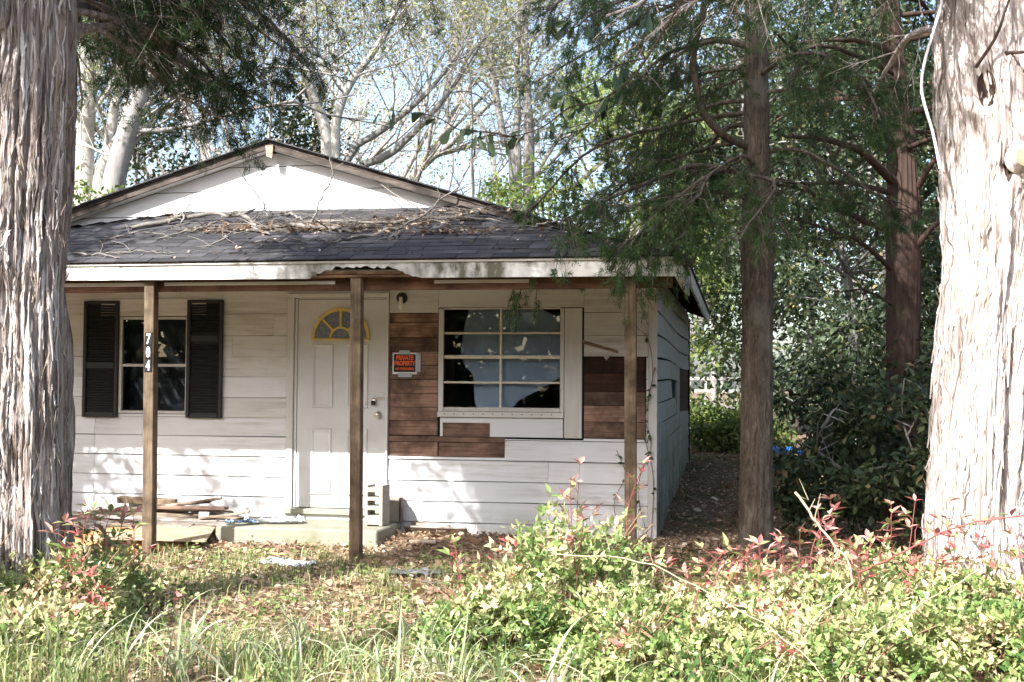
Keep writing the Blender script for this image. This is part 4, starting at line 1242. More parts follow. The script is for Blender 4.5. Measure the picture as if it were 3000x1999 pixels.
def twigs_on(p, r, density, tw, droop, acc, anchors, leafy=1.0, start=0.2):
    seg = np.linalg.norm(np.diff(p, axis=0), axis=1)
    L = seg.sum()
    cum = np.concatenate([[0], np.cumsum(seg)]) / L
    tang = norm(np.gradient(p, axis=0))
    n = max(2, int(L * density))
    for t_ in np.sort(rng.uniform(start, 1.0, n)):
        b = np.array([np.interp(t_, cum, p[:, k]) for k in range(3)])
        tg = norm(np.array([np.interp(t_, cum, tang[:, k]) for k in range(3)]))
        sd = rng.normal(size=3)
        sd -= tg * sd.dot(tg)
        sd = norm(sd * [1, 1, 0.6])
        d_ = norm(tg * rng.uniform(0.3, 1.0) + sd * rng.uniform(0.5, 1.0))
        ln = tw * rng.uniform(0.45, 1.2) * (1.15 - 0.5 * t_)
        q = [b]
        for s in range(4):
            d_ = norm(d_ + rng.normal(size=3) * 0.16 + [0, 0, -droop * 0.35])
            q.append(q[-1] + d_ * ln / 4)
        q = np.array(q)
        acc.add(*tube(q, np.linspace(0.0065, 0.002, 5), 3))
        for s in range(rng.integers(3, 6)):
            u = rng.uniform(0.25, 1.0) * 4
            i0 = min(int(u), 3)
            b2 = q[i0] + (q[i0 + 1] - q[i0]) * (u - i0)
            d2 = norm(norm(q[i0 + 1] - q[i0]) + rng.normal(size=3) * 0.6 + [0, 0, -droop * 0.5])
            l2 = ln * rng.uniform(0.25, 0.55)
            e = b2 + d2 * l2 + np.array([0, 0, -droop * 0.25 * l2])
            acc.add(*tube(np.array([b2, (b2 + e) / 2 + rng.normal(size=3) * 0.01, e]), [0.003, 0.002, 0.0012], 3))
            if rng.random() < leafy:
                m = rng.uniform(0.35, 1.05, 4)
                anchors.append(np.column_stack([b2 + (e - b2) * m[:, None], np.tile(d2, (4, 1))]))

def cedar_foliage(anchors, per, length, tint_mu=0.4, tint_sd=0.2, wid=(0.0035, 0.007)):
    a = np.vstack(anchors)
    k = np.repeat(np.arange(len(a)), per)
    n = len(k)
    cl = np.clip(tint_mu + tint_sd * rng.normal(size=len(a)), 0, 0.92)
    pos = a[k, :3] + rng.normal(size=(n, 3)) * 0.014
    dr = a[k, 3:] * 0.9 + rng.normal(size=(n, 3)) * 0.62 + [0, 0, -0.12]
    tt = np.clip(cl[k] + 0.12 * rng.normal(size=n), 0, 1)
    return scatter(NEEDLE, pos, dr, rng.uniform(length * 0.5, length * 1.3, n), tt, rng.uniform(*wid, n))

def cedar(name, label, trunk_mesh, bark, limbs, group=None, per=9, length=0.055, density=9, tw=0.5, droop=0.5, mu=0.4, loc=(0, 0, 0), wid=(0.0035, 0.007)):
    """limbs rows: (points, r0, r1, leafy)"""
    root = thing(name, label, 'tree', loc, group=group)
    inv = -np.array(loc, float)
    tm = link('trunk', trunk_mesh, bark, root)
    anchors = []
    for pts, ra, rb, leafy in limbs:
        p, r = limb(np.array(pts) + inv, ra, rb)
        A = Acc()
        A.add(*tube(p, r, 8))
        twigs_on(p, r, density, tw, droop, A, anchors, leafy)
        link('limb', A.mesh('limb', True), bark, root)
    if anchors:
        v, f, t_ = cedar_foliage(anchors, per, length, mu, wid=wid)
        link('crown', mesh_big('crown', v, f, t_), M['cedarleaf'], root, kind='stuff')
    return root

def auto_limbs(x, y, zs, az, lens, r0, leafy, rise=0.15, fall=0.35, seed=0):
    g = random.Random(seed)
    out = []
    for z in zs:
        a = math.radians(g.uniform(*az[g.randrange(len(az))]))
        L = g.uniform(*lens)
        c, s = math.cos(a), math.sin(a)
        pts = []
        for k in (0.0, 0.3, 0.65, 1.0):
            wob = g.uniform(-0.12, 0.12) * L * k
            pts.append((x + c * L * k - s * wob, y + s * L * k + c * wob, z + L * (rise * k * 2 - fall * k * k * 1.5) + g.uniform(-0.05, 0.05)))
        out.append((pts, r0 * g.uniform(0.7, 1.1), 0.007, leafy))
    return out

# left front cedar
LX, LY = -3.60, -4.50
v, f = bark_trunk([(LX - 0.02, LY, -0.15, 0.37), (LX, LY, 0.25, 0.315), (LX, LY, 1.0, 0.29), (LX - 0.01, LY, 2.2, 0.275), (LX, LY, 3.6, 0.27), (LX + 0.03, LY, 5.5, 0.19), (LX + 0.1, LY, 8.5, 0.07)], 170, 340, 0.13, 0.055, 0.018, 3,
                  bumps=[(-1.9, 2.25, 0.14, 0.06), (-1.1, 1.25, 0.10, 0.03), (-2.0, 3.72, 0.10, 0.05), (-0.9, 2.5, 0.12, -0.05), (-1.35, 0.9, 0.10, -0.05)])
lc_mesh = mesh_big('trunk', v, f, smooth=True)
ll = [([(LX + 0.05, LY + 0.2, 3.9), (-3.6, -3.4, 4.15), (-3.4, -2.7, 3.95), (-3.2, -2.2, 3.60)], 0.05, 0.010, 1.0),
      ([(LX + 0.1, LY + 0.1, 4.2), (-3.05, -3.7, 4.35), (-2.75, -3.2, 4.25), (-2.5, -2.8, 4.0)], 0.045, 0.010, 1.0),
      ([(LX, LY + 0.2, 4.3), (-4.0, -3.4, 4.55), (-4.3, -2.5, 4.6), (-4.45, -1.9, 4.35)], 0.045, 0.010, 0.9),
      ([(LX + 0.1, LY + 0.15, 3.7), (-3.35, -3.9, 3.9), (-3.15, -3.3, 3.95), (-3.0, -2.7, 3.78)], 0.035, 0.008, 1.0),
      ([(LX, LY + 0.2, 3.95), (-3.75, -3.7, 4.2), (-3.95, -3.0, 4.2), (-4.0, -2.5, 3.95)], 0.035, 0.008, 1.0),
      ([(LX + 0.15, LY, 4.5), (-2.8, -4.1, 4.6), (-2.0, -3.6, 4.5), (-1.4, -3.1, 4.25)], 0.045, 0.010, 0.8),
      ([(LX + 0.15, LY, 4.4), (-3.0, -4.3, 4.35), (-2.4, -4.0, 4.3), (-1.8, -3.7, 4.2)], 0.035, 0.008, 0.8)]
ll += auto_limbs(LX, LY, np.linspace(4.7, 8.2, 13), [(-50, 30)], (1.2, 2.5), 0.04, 0.65, seed=4)
ll += auto_limbs(LX, LY, np.linspace(3.75, 4.7, 14), [(40, 115)], (1.2, 2.2), 0.03, 1.0, 0.12, 0.28, seed=8)
ll += auto_limbs(LX, LY, np.linspace(3.9, 4.9, 7), [(232, 268)], (0.8, 1.3), 0.03, 0.9, seed=9)
lc = cedar('front_cedar', 'thick fluted cedar trunk with shredding grey bark filling the left edge', lc_mesh, M['cedarbark'], ll, per=10, density=11, tw=0.55, droop=0.55, mu=0.33)
sv, sf, _ = bark_strips(v, f, 2000, 0.03, 0.16, 0.3, 3.4, 5)
link('bark_strips', mesh_big('bark_strips', sv, sf), M['plank'], lc, kind='stuff')
link('bark_plates', bark_plates(v, 170, 340, 800, 0.1, 4.0, 61), M['barkstrip'], lc, kind='stuff')

def stub(root, c, d, r, L, cut, bark):
    c, d = np.array(c, float), norm(np.array(d, float))
    p = np.array([c + d * L * k for k in (0, 0.35, 0.7, 0.9, 1.0)])
    v, f = tube(p, r * np.array([1.7, 1.35, 1.12, 1.05, 0.98]), 20)
    v += rng.normal(size=v.shape) * r * 0.04
    link('branch_stub', mesh_big('branch_stub', v, f, smooth=True), bark, root)
    a = np.cross(d, [0, 0, 1.0]); a = norm(a); b = np.cross(d, a)
    ring = [p[-1] + r * 0.97 * (math.cos(t) * a + math.sin(t) * b) for t in np.linspace(0, 2 * math.pi, 20, endpoint=False)]
    pydata('cut_face', [p[-1] + d * 0.006] + ring, [(0, k + 1, (k + 1) % 20 + 1) for k in range(20)] + [(0, (k + 1) % 20 + 1, k + 1) for k in range(20)], cut, root)
stub(lc, (LX - 0.12, LY - 0.25, 3.72), (-0.15, -1, 0.12), 0.085, 0.10, M['cutwood'], M['cedarbark'])
stub(lc, (LX - 0.22, LY - 0.18, 2.12), (-0.5, -1, 0.1), 0.055, 0.10, M['cedarbark'], M['cedarbark'])

# right front cedar
QX, QY = 2.22, -3.42
v, f = bark_trunk([(QX, QY, -0.15, 0.36), (QX, QY, 0.3, 0.315), (QX + 0.01, QY, 0.8, 0.295), (QX + 0.06, QY, 1.6, 0.295), (QX + 0.13, QY, 2.3, 0.31), (QX + 0.14, QY, 3.0, 0.34), (QX + 0.1, QY, 3.7, 0.34), (QX + 0.12, QY, 5.2, 0.22), (QX + 0.15, QY, 8.0, 0.08)], 170, 340, 0.08, 0.042, 0.018, 13,
                  bumps=[(-1.92, 3.31, 0.13, 0.07, 0.6), (-1.92, 3.31, 0.07, -0.13, 0.55), (-0.95, 3.02, 0.16, 0.08), (-1.2, 2.86, 0.12, 0.07), (-1.62, 2.83, 0.05, -0.10, 0.5), (-1.35, 2.2, 0.045, -0.07, 0.10), (-1.05, 1.5, 0.05, -0.08, 0.12), (-2.05, 2.35, 0.05, -0.04), (-1.0, 0.9, 0.05, -0.06, 0.15)])
qc_mesh = mesh_big('trunk', v, f, smooth=True)
ql = auto_limbs(QX + 0.1, QY, np.linspace(4.3, 8.0, 20), [(120, 240), (60, 130), (-60, 60)], (1.4, 2.8), 0.045, 0.75, seed=14)
ql += auto_limbs(QX + 0.1, QY, np.linspace(4.1, 5.4, 14), [(205, 262)], (1.0, 2.2), 0.03, 0.9, seed=15)
ql += [([(QX, QY - 0.1, 3.9), (1.7, -3.6, 4.1), (1.3, -3.7, 4.0), (1.0, -3.8, 3.85)], 0.04, 0.01, 0.9),
       ([(QX, QY + 0.1, 3.7), (1.95, -3.1, 3.85), (1.75, -2.7, 3.75), (1.6, -2.3, 3.5)], 0.035, 0.008, 1.0)]
qc = cedar('front_cedar', 'massive sunlit cedar trunk with bleached bark and knots at the right edge', qc_mesh, M['palecedar'], ql, per=8, density=8, tw=0.55, droop=0.5, mu=0.38)
sv, sf, _ = bark_strips(v, f, 1500, 0.03, 0.12, 0.4, 3.5, 6)
link('bark_strips', mesh_big('bark_strips', sv, sf), M['plank'], qc, kind='stuff')
link('bark_plates', bark_plates(v, 170, 340, 480, 0.2, 4.0, 62), M['barkstrip'], qc, kind='stuff')
stub(qc, (QX + 0.27, QY - 0.30, 3.03), (0.25, -1, 0.05), 0.085, 0.11, M['cutwood'], M['palecedar'])
stub(qc, (QX + 0.20, QY - 0.33, 2.86), (0.12, -1, -0.05), 0.055, 0.085, M['cutwood'], M['palecedar'])
def scar(root, th, z, rad, rx, rz, m):
    c, d = np.array([QX + 0.135 + rad * math.cos(th), QY + rad * math.sin(th), z]), np.array([math.cos(th), math.sin(th), 0.12])
    a = norm(np.cross([0, 0, 1.0], d))
    ring = [c + a * rx * math.cos(t) * (1 + 0.08 * math.sin(3 * t)) + np.array([0, 0, rz * math.sin(t)]) for t in np.linspace(0, 2 * math.pi, 24, endpoint=False)]
    inner = [c - d * 0.035 + a * rx * 0.6 * math.cos(t) + np.array([0, 0, rz * 0.65 * math.sin(t)]) for t in np.linspace(0, 2 * math.pi, 24, endpoint=False)]
    pydata('branch_scar', [c - d * 0.045] + inner + ring, [(0, k + 1, (k + 1) % 24 + 1) for k in range(24)] + [(k + 1, 25 + k, 25 + (k + 1) % 24, (k + 1) % 24 + 1) for k in range(24)], m, root, True)
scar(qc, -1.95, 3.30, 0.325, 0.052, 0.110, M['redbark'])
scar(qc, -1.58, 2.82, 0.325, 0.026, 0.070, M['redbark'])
tw_ = Acc()
tw_.add(*tube(spline([(QX - 0.05, QY - 0.33, 3.42), (QX + 0.05, QY - 0.45, 3.58), (QX + 0.1, QY - 0.5, 3.75), (QX + 0.2, QY - 0.5, 3.95)], 8), np.linspace(0.011, 0.006, 8), 6))
tw_.add(*tube(spline([(QX + 0.12, QY - 0.34, 3.50), (QX + 0.24, QY - 0.44, 3.48), (QX + 0.38, QY - 0.42, 3.56)], 8), np.linspace(0.012, 0.006, 8), 6))
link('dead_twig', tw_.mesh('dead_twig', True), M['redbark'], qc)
v, f = tube(spline([(1.955, -3.87, 4.05), (1.96, -3.87, 3.81), (1.92, -3.87, 3.65), (1.86, -3.87, 3.44), (1.84, -3.87, 3.29), (1.86, -3.86, 3.18), (1.91, -3.85, 3.0), (1.95, -3.83, 2.80)], 30), 0.0085, 8)
tag(link('hanging_cord', mesh_big('hanging_cord', v, f, smooth=True), M['cord']), 'frayed white cord hanging beside the right cedar trunk', 'cord')

# slim tree right of the house
v, f = bark_trunk([(0.90, -1.0, -0.15, 0.175), (0.905, -1.0, 0.1, 0.150), (0.91, -1.02, 0.8, 0.137), (0.92, -1.05, 1.9, 0.130), (0.925, -1.07, 2.62, 0.135), (0.92, -1.08, 2.85, 0.132), (0.915, -1.10, 3.2, 0.112), (0.91, -1.12, 4.0, 0.10), (0.90, -1.15, 5.5, 0.075), (0.9, -1.15, 8.0, 0.03)], 84, 300, 0.05, 0.008, 0.007, 23,
                  bumps=[(-0.2, 2.68, 0.08, 0.03), (3.0, 2.75, 0.08, 0.02), (-1.4, 2.05, 0.04, 0.014), (-1.9, 1.45, 0.05, 0.014), (-1.6, 2.5, 0.05, -0.012), (-2.2, 0.7, 0.06, 0.012)])
ml = [([(0.85, -1.13, 3.26), (0.43, -1.51, 3.28), (0.1, -1.85, 3.12), (-0.37, -2.21, 2.92), (-0.65, -2.53, 2.74)], 0.028, 0.006, 0.9),
      ([(0.83, -1.15, 3.50), (0.64, -1.33, 3.56), (0.46, -1.49, 3.75), (0.38, -1.64, 4.07), (0.44, -1.77, 4.55), (0.51, -1.89, 4.95)], 0.036, 0.022, 0.8),
      ([(0.85, -1.15, 3.12), (0.57, -1.5, 2.98), (0.18, -1.87, 2.76), (-0.19, -2.24, 2.50)], 0.022, 0.006, 0.95),
      ([(0.88, -1.13, 3.35), (0.55, -1.75, 3.15), (0.25, -2.0, 2.85), (-0.05, -2.25, 2.45)], 0.022, 0.006, 1.0)]
ml += [([(0.86, -1.2, 3.2), (0.45, -1.7, 3.0), (0.12, -2.0, 2.72), (-0.1, -2.12, 2.32)], 0.02, 0.005, 1.0)]
ml += auto_limbs(0.91, -1.1, np.linspace(3.1, 4.4, 13), [(150, 230), (230, 300), (90, 150), (-60, 40)], (1.0, 2.3), 0.026, 0.95, 0.12, 0.4, seed=31)
ml += auto_limbs(0.90, -1.12, np.linspace(4.5, 7.6, 14), [(0, 360)], (1.1, 2.2), 0.026, 0.9, seed=33)
cedar('slim_cedar', 'straight slim brown tree trunk standing right of the porch', mesh_big('trunk', v, f, smooth=True), M['midbark'], ml, per=14, density=13, tw=0.55, droop=0.7, mu=0.5)

# dark cedar farther back
v, f = bark_trunk([(2.42, 1.70, -0.1, 0.25), (2.43, 1.70, 0.4, 0.19), (2.44, 1.68, 1.6, 0.165), (2.45, 1.66, 3.2, 0.17), (2.43, 1.62, 4.0, 0.14), (2.32, 1.6, 5.2, 0.11), (2.2, 1.6, 8.5, 0.04)], 80, 200, 0.14, 0.022, 0.006, 43)
dl = [([(2.31, 1.5, 3.62), (1.95, 0.83, 3.79), (1.58, 0.32, 3.83), (1.16, -0.2, 3.82)], 0.05, 0.012, 0.45),
      ([(2.29, 1.5, 3.50), (1.86, 0.83, 3.48), (1.5, 0.32, 3.38), (1.10, -0.1, 3.36)], 0.032, 0.008, 0.25),
      ([(2.29, 1.5, 3.10), (1.86, 0.77, 3.15), (1.49, 0.19, 3.22), (1.12, -0.3, 3.23)], 0.036, 0.010, 0.2),
      ([(2.29, 1.5, 2.72), (1.95, 0.86, 2.90), (1.58, 0.35, 2.97), (1.18, -0.1, 2.97)], 0.028, 0.006, 0.2),
      ([(2.28, 1.5, 4.05), (2.04, 0.94, 4.29), (1.72, 0.54, 4.5), (1.45, 0.16, 4.5), (1.16, -0.23, 4.68)], 0.05, 0.012, 0.6),
      ([(2.56, 1.6, 3.55), (2.72, 1.37, 3.74), (3.02, 1.16, 3.91)], 0.04, 0.010, 0.5),
      ([(2.56, 1.6, 2.95), (2.72, 1.39, 3.13), (3.06, 1.19, 3.27)], 0.04, 0.010, 0.4),
      ([(2.3, 1.55, 2.35), (2.05, 1.1, 2.45), (1.75, 0.7, 2.40)], 0.018, 0.004, 0.15)]
dl += auto_limbs(2.4, 1.64, np.linspace(3.9, 8.2, 22), [(100, 330), (-40, 100)], (1.2, 2.8), 0.035, 0.85, seed=51)
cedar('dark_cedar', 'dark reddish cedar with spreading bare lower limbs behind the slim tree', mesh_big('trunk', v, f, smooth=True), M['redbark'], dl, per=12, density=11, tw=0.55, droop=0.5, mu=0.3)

# ---- hardwoods behind the house
def grow(p, d, L, r, lev, maxlev, out, tips, nch=(3, 5), spread=0.75, up_=0.12, wob=0.13):
    n = 6 if lev < 2 else (4 if lev < 4 else 3)
    pts = [p]
    dd = d
    for k in range(n - 1):
        dd = norm(dd + rng.normal(size=3) * wob + [0, 0, up_ * 0.4])
        pts.append(pts[-1] + dd * L / (n - 1))
    pts = np.array(pts)
    out.append((pts, np.linspace(r, r * 0.55, n), lev))
    if lev >= maxlev:
        tips.append(np.concatenate([pts[-1], dd]))
        tips.append(np.concatenate([pts[1], dd]))
        return
    for k in range(rng.integers(nch[0], nch[1] + 1)):
        t_ = rng.uniform(0.35, 1.0) if k else 1.0
        u = t_ * (n - 1)
        i0 = min(int(u), n - 2)
        b = pts[i0] + (pts[i0 + 1] - pts[i0]) * (u - i0)
        sd = rng.normal(size=3)
        d2 = norm(norm(pts[i0 + 1] - pts[i0]) * 0.9 + norm(sd) * spread * rng.uniform(0.6, 1.2) + [0, 0, up_])
        grow(b, d2, L * rng.uniform(0.5, 0.78), r * 0.55 * rng.uniform(0.6, 1.0), lev + 1, maxlev, out, tips, nch, spread, up_, wob)

def hardwood(name, label, base, stems, bark, leaf, group, r0=0.14, maxlev=4, leaves=6, lsize=0.09, L0=None, nch=(3, 4), spread=0.75):
    """stems: hand-laid trunks (points in world space) or None for one grown from the base"""
    base = np.array(base, float)
    root = thing(name, label, 'tree', tuple(base), group=group)
    out, tips = [], []
    if stems is None:
        grow(np.zeros(3) - [0, 0, 0.2], norm(np.array([rng.normal() * 0.08, rng.normal() * 0.08, 1])), L0, r0, 0, maxlev, out, tips, nch, spread)
        out[0] = (out[0][0], np.linspace(r0 * 1.25, r0 * 0.7, len(out[0][0])), 0)
    else:
        for pts, ra, rb in stems:
            p = spline(np.array(pts) - base, 14)
            out.append((p, np.linspace(ra, rb, 14), 0))
            for k in range(13):
                i0 = rng.integers(6, 14)
                sd = norm(rng.normal(size=3))
                d2 = norm(norm(p[min(i0, 12) + 1] - p[min(i0, 12)]) * 0.8 + sd * 0.9 + [0, 0, 0.1])
                grow(p[i0], d2, rng.uniform(1.2, 2.8), rb * rng.uniform(0.3, 0.6), 1, maxlev, out, tips, nch, spread)
    A, B = Acc(), Acc()
    for p, r, lev in out:
        (A if lev == 0 else B).add(*tube(p, np.maximum(r, 0.004), 10 if lev == 0 else (6 if lev == 1 else (4 if lev == 2 else 3))))
    link('trunk', A.mesh('trunk', True), bark, root)
    if B.v:
        link('branches', B.mesh('branches', True), bark, root, kind='stuff')
    if leaves and tips:
        a = np.array(tips)
        k = np.repeat(np.arange(len(a)), leaves)
        n = len(k)
        v, f, t_ = scatter(RHOMB, a[k, :3] + rng.normal(size=(n, 3)) * 0.16, a[k, 3:] + rng.normal(size=(n, 3)) * 0.9, rng.uniform(0.6, 1.4, n) * lsize, np.clip(rng.normal(0.5, 0.25, n), 0, 1))
        link('crown', mesh_big('crown', v, f, t_), leaf, root, kind='stuff')
    return root

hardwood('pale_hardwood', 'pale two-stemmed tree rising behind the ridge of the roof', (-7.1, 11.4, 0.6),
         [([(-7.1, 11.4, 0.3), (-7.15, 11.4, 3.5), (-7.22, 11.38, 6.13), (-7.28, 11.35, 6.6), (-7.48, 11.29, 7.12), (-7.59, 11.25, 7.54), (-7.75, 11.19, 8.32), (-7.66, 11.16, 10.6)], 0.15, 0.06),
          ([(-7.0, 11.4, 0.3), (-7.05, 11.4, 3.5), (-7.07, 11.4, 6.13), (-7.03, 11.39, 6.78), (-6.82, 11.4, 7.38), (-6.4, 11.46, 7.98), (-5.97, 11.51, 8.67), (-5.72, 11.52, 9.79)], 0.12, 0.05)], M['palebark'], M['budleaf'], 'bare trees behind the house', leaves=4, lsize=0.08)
hardwood('leaning_hardwood', 'dark leaning tree trunk behind the left slope of the roof', (-9.6, 6.96, 0.35),
         [([(-9.6, 6.96, 0.1), (-9.5, 6.96, 3.0), (-9.39, 6.96, 4.44), (-9.28, 6.96, 5.08), (-9.07, 6.97, 5.8), (-8.82, 6.99, 6.44), (-8.44, 7.04, 7.09), (-8.16, 7.05, 9.0)], 0.24, 0.10)], M['greybark'], M['budleaf'], 'bare trees behind the house', leaves=3, lsize=0.08)
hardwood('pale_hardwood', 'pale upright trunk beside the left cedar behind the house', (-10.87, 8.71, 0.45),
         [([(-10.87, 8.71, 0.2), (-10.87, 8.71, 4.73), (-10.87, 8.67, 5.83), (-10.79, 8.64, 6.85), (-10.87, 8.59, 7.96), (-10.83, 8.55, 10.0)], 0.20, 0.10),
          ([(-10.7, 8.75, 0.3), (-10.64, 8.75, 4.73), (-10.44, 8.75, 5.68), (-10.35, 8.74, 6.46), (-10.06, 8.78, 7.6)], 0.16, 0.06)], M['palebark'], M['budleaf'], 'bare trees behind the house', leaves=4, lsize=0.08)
hardwood('grey_hardwood', 'cluster of three slender grey stems right of the bright gap in the trees', (-4.2, 16.0, 0.6),
         [([(-4.2, 16.0, 0.3), (-4.34, 15.98, 6.39), (-4.54, 15.91, 7.09), (-4.73, 15.83, 8.19), (-4.83, 15.79, 8.89), (-5.13, 15.68, 11.0)], 0.115, 0.05),
          ([(-4.2, 16.0, 0.3), (-4.24, 16.0, 6.39), (-4.29, 15.96, 7.19), (-4.24, 15.94, 7.89), (-4.26, 15.9, 8.89), (-4.14, 15.86, 11.0)], 0.105, 0.05),
          ([(-4.0, 16.04, 0.3), (-3.99, 16.04, 6.39), (-3.99, 16.0, 7.39), (-4.06, 15.94, 8.69), (-4.09, 15.89, 9.79), (-4.19, 15.83, 11.5)], 0.15, 0.07)], M['greybark'], M['budleaf'], 'bare trees behind the house', leaves=4, lsize=0.08)
hardwood('leaning_hardwood', 'grey tree with long limbs leaning right above the roof', (-8.0, 13.3, 0.6),
         [([(-8.0, 13.3, 0.3), (-7.7, 13.35, 4.5), (-7.18, 13.42, 6.11), (-6.63, 13.51, 6.39), (-6.03, 13.6, 6.95), (-5.53, 13.68, 7.51), (-5.07, 13.74, 8.17), (-4.61, 13.79, 8.91)], 0.12, 0.035),
          ([(-8.0, 13.3, 0.3), (-7.9, 13.3, 4.5), (-7.45, 13.36, 6.38), (-6.72, 13.47, 6.95), (-5.99, 13.59, 7.56), (-5.53, 13.65, 8.07), (-5.07, 13.71, 8.72)], 0.11, 0.03)], M['greybark'], M['budleaf'], 'bare trees behind the house', leaves=3, lsize=0.08)
BH = [(-14.5, 13.0, 6.0, 0.2, 1, 'half-bare tree peeping out behind the left cedar trunk'), (-12.2, 17.5, 6.5, 0.22, 0, 'grey half-bare tree rising above the left slope of the roof'),
      (-9.2, 17.0, 6.2, 0.2, 1, 'pale half-bare tree right behind the two-stemmed tree'), (-10.5, 24.0, 7.0, 0.24, 0, 'far grey half-bare tree right of the two-stemmed tree'),
      (-6.9, 21.0, 6.0, 0.18, 1, 'pale half-bare tree between the leaning limbs and the bright gap'), (-3.0, 25.0, 6.0, 0.2, 0, 'far grey half-bare tree right of the three slender stems'),
      (-0.8, 21.0, 6.0, 0.2, 1, 'pale half-bare tree behind the hanging cedar branches'), (-14.5, 22.0, 6.5, 0.22, 1, 'far pale half-bare tree left of the roof ridge'),
      (-12.6, 11.0, 5.2, 0.17, 0, 'thin grey half-bare tree next to the left cedar trunk'), (-8.3, 9.6, 5.0, 0.13, 1, 'thin pale half-bare tree close behind the roof ridge')]
for k, (x, y, L0, r_, pale, lab) in enumerate(BH):
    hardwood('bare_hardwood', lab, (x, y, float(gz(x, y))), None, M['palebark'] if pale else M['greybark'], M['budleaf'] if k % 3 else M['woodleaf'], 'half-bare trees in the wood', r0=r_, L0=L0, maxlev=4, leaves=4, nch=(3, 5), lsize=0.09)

# ---- leafy evergreens
def evergreen(name, label, base, h, rad, n, leaf, group, z0=0.4, lsize=0.11, seed=0, trunk_r=0.09, cl=36, cat='tree'):
    g = np.random.default_rng(seed)
    root = thing(name, label, cat, tuple(base), group=group)
    A = Acc()
    top = np.array([g.normal() * 0.2, g.normal() * 0.2, h * 0.92])
    tr = spline([(0, 0, -0.2), (g.normal() * 0.12, g.normal() * 0.12, h * 0.35), (g.normal() * 0.2, g.normal() * 0.2, h * 0.65), top], 10)
    A.add(*tube(tr, np.linspace(trunk_r, trunk_r * 0.25, 10), 8))
    link('trunk', A.mesh('trunk', True), M['greybark'], root)
    B = Acc()
    P, D = [], []
    for k in range(cl):
        u = g.uniform(0.02, 1)
        zc = z0 + (h - z0) * u
        prof = math.sin(math.pi * min(1, 0.12 + 0.86 * u)) ** 0.7
        a = g.uniform(0, 2 * math.pi)
        rc = rad * prof * math.sqrt(g.uniform(0.15, 1))
        c = np.array([rc * math.cos(a), rc * math.sin(a), zc])
        o_ = tr[min(9, int(9 * zc / h))]
        B.add(*tube(spline([o_, (o_ + c) / 2 + g.normal(size=3) * 0.1 + [0, 0, 0.1], c], 5), np.linspace(trunk_r * 0.3, 0.008, 5), 4))
        m = int(n / cl)
        sz = rad * g.uniform(0.22, 0.42)
        q = g.normal(size=(m, 3)) * [1, 1, 0.6]
        q = q / np.maximum(np.linalg.norm(q, axis=1, keepdims=True), 0.4) * np.cbrt(g.random((m, 1))) * sz
        P.append(c + q)
        D.append(q / sz + g.normal(size=(m, 3)) * 0.6 + [0, 0, -0.35])
    link('branches', B.mesh('branches', True), M['greybark'], root, kind='stuff')
    P, D = np.vstack(P), np.vstack(D)
    t_ = np.clip(g.normal(0.42, 0.22, len(P)) + (g.random(len(P)) < 0.03) * 0.6, 0, 1)
    v, f, tt = scatter(RHOMB, P, D, g.uniform(0.6, 1.35, len(P)) * lsize, t_, upish=1.0)
    link('crown', mesh_big('crown', v, f, tt), leaf, root, kind='stuff')
    return root

GW = 'evergreens in the wood right of the house'
LW = 'leafy evergreen tree in the dense wood right of the house'
EV = [(2.2, 5.6, 6.0, 1.5, 'leafy evergreen tree midway between the slim tree and the dark cedar'),
      (3.6, 3.6, 5.5, 1.5, 'leafy evergreen tree close behind the right cedar trunk'),
      (0.9, 10.8, 6.5, 1.7, 'leafy evergreen tree behind the slim trunk above the fence gap'),
      (3.0, 9.2, 7.5, 1.9, 'tall leafy evergreen tree directly behind the dark cedar'),
      (5.0, 6.6, 7.0, 1.9, 'leafy evergreen tree mostly hidden by the right cedar trunk'),
      (2.0, 14.0, 8.5, 2.2, 'far leafy evergreen tree over the blue tarpaulin'),
      (4.6, 12.5, 9.0, 2.2, 'far leafy evergreen tree between the dark cedar and the right cedar'),
      (0.2, 16.5, 8.0, 2.1, 'far leafy evergreen tree between the house end and the slim tree'),
      (3.4, 18.0, 10.0, 2.5, 'tallest and farthest evergreen left of the dark cedar top'),
      (6.6, 15.5, 10.0, 2.4, 'far tall evergreen tree behind the right cedar trunk')]
for k, (x, y, h, r_, lab) in enumerate(EV):
    evergreen('evergreen_tree', lab, (x, y, float(gz(x, y))), h, r_, 9000 if y < 11 else 8000, M['woodleaf'], GW, z0=2.1 if x < 1 else (0.5 if y < 8 else 0.8), lsize=0.10 if y < 11 else 0.13, seed=100 + k)
evergreen('evergreen_tree', 'leafy evergreen crown added over the passage beside the house to shade it', (1.10, 3.4, 0.2), 8.2, 1.7, 11000, M['woodleaf'], GW, 3.5, 0.075, 151, 0.07, 44)  # tree added to darken the passage and thicken the foliage there
evergreen('sunlit_evergreen', 'bright yellow-green leafy tree just behind the right slope of the roof', (-1.3, 9.9, 0.5), 6.4, 2.0, 12000, M['brightleaf'], 'bright bushes behind the house', 0.8, 0.11, 201)
evergreen('sunlit_evergreen', 'low bright thicket on the ground behind the far right corner of the house', (0.85, 9.0, 0.42), 0.5, 0.9, 3000, M['brightleaf'], 'bright bushes behind the house', 0.1, 0.10, 202, 0.05)
evergreen('sunlit_evergreen', 'sunny low thicket beyond the end of the side wall', (0.2, 12.5, 0.6), 0.45, 1.2, 3500, M['brightleaf'], 'bright bushes behind the house', 0.1, 0.11, 203, 0.05)
evergreen('sunlit_evergreen', 'yellow-green vine-clad bush at the left behind the roof edge', (-9.4, 6.0, 0.35), 4.5, 1.1, 5000, M['brightleaf'], 'bright bushes behind the house', 0.6, 0.10, 204, 0.05)
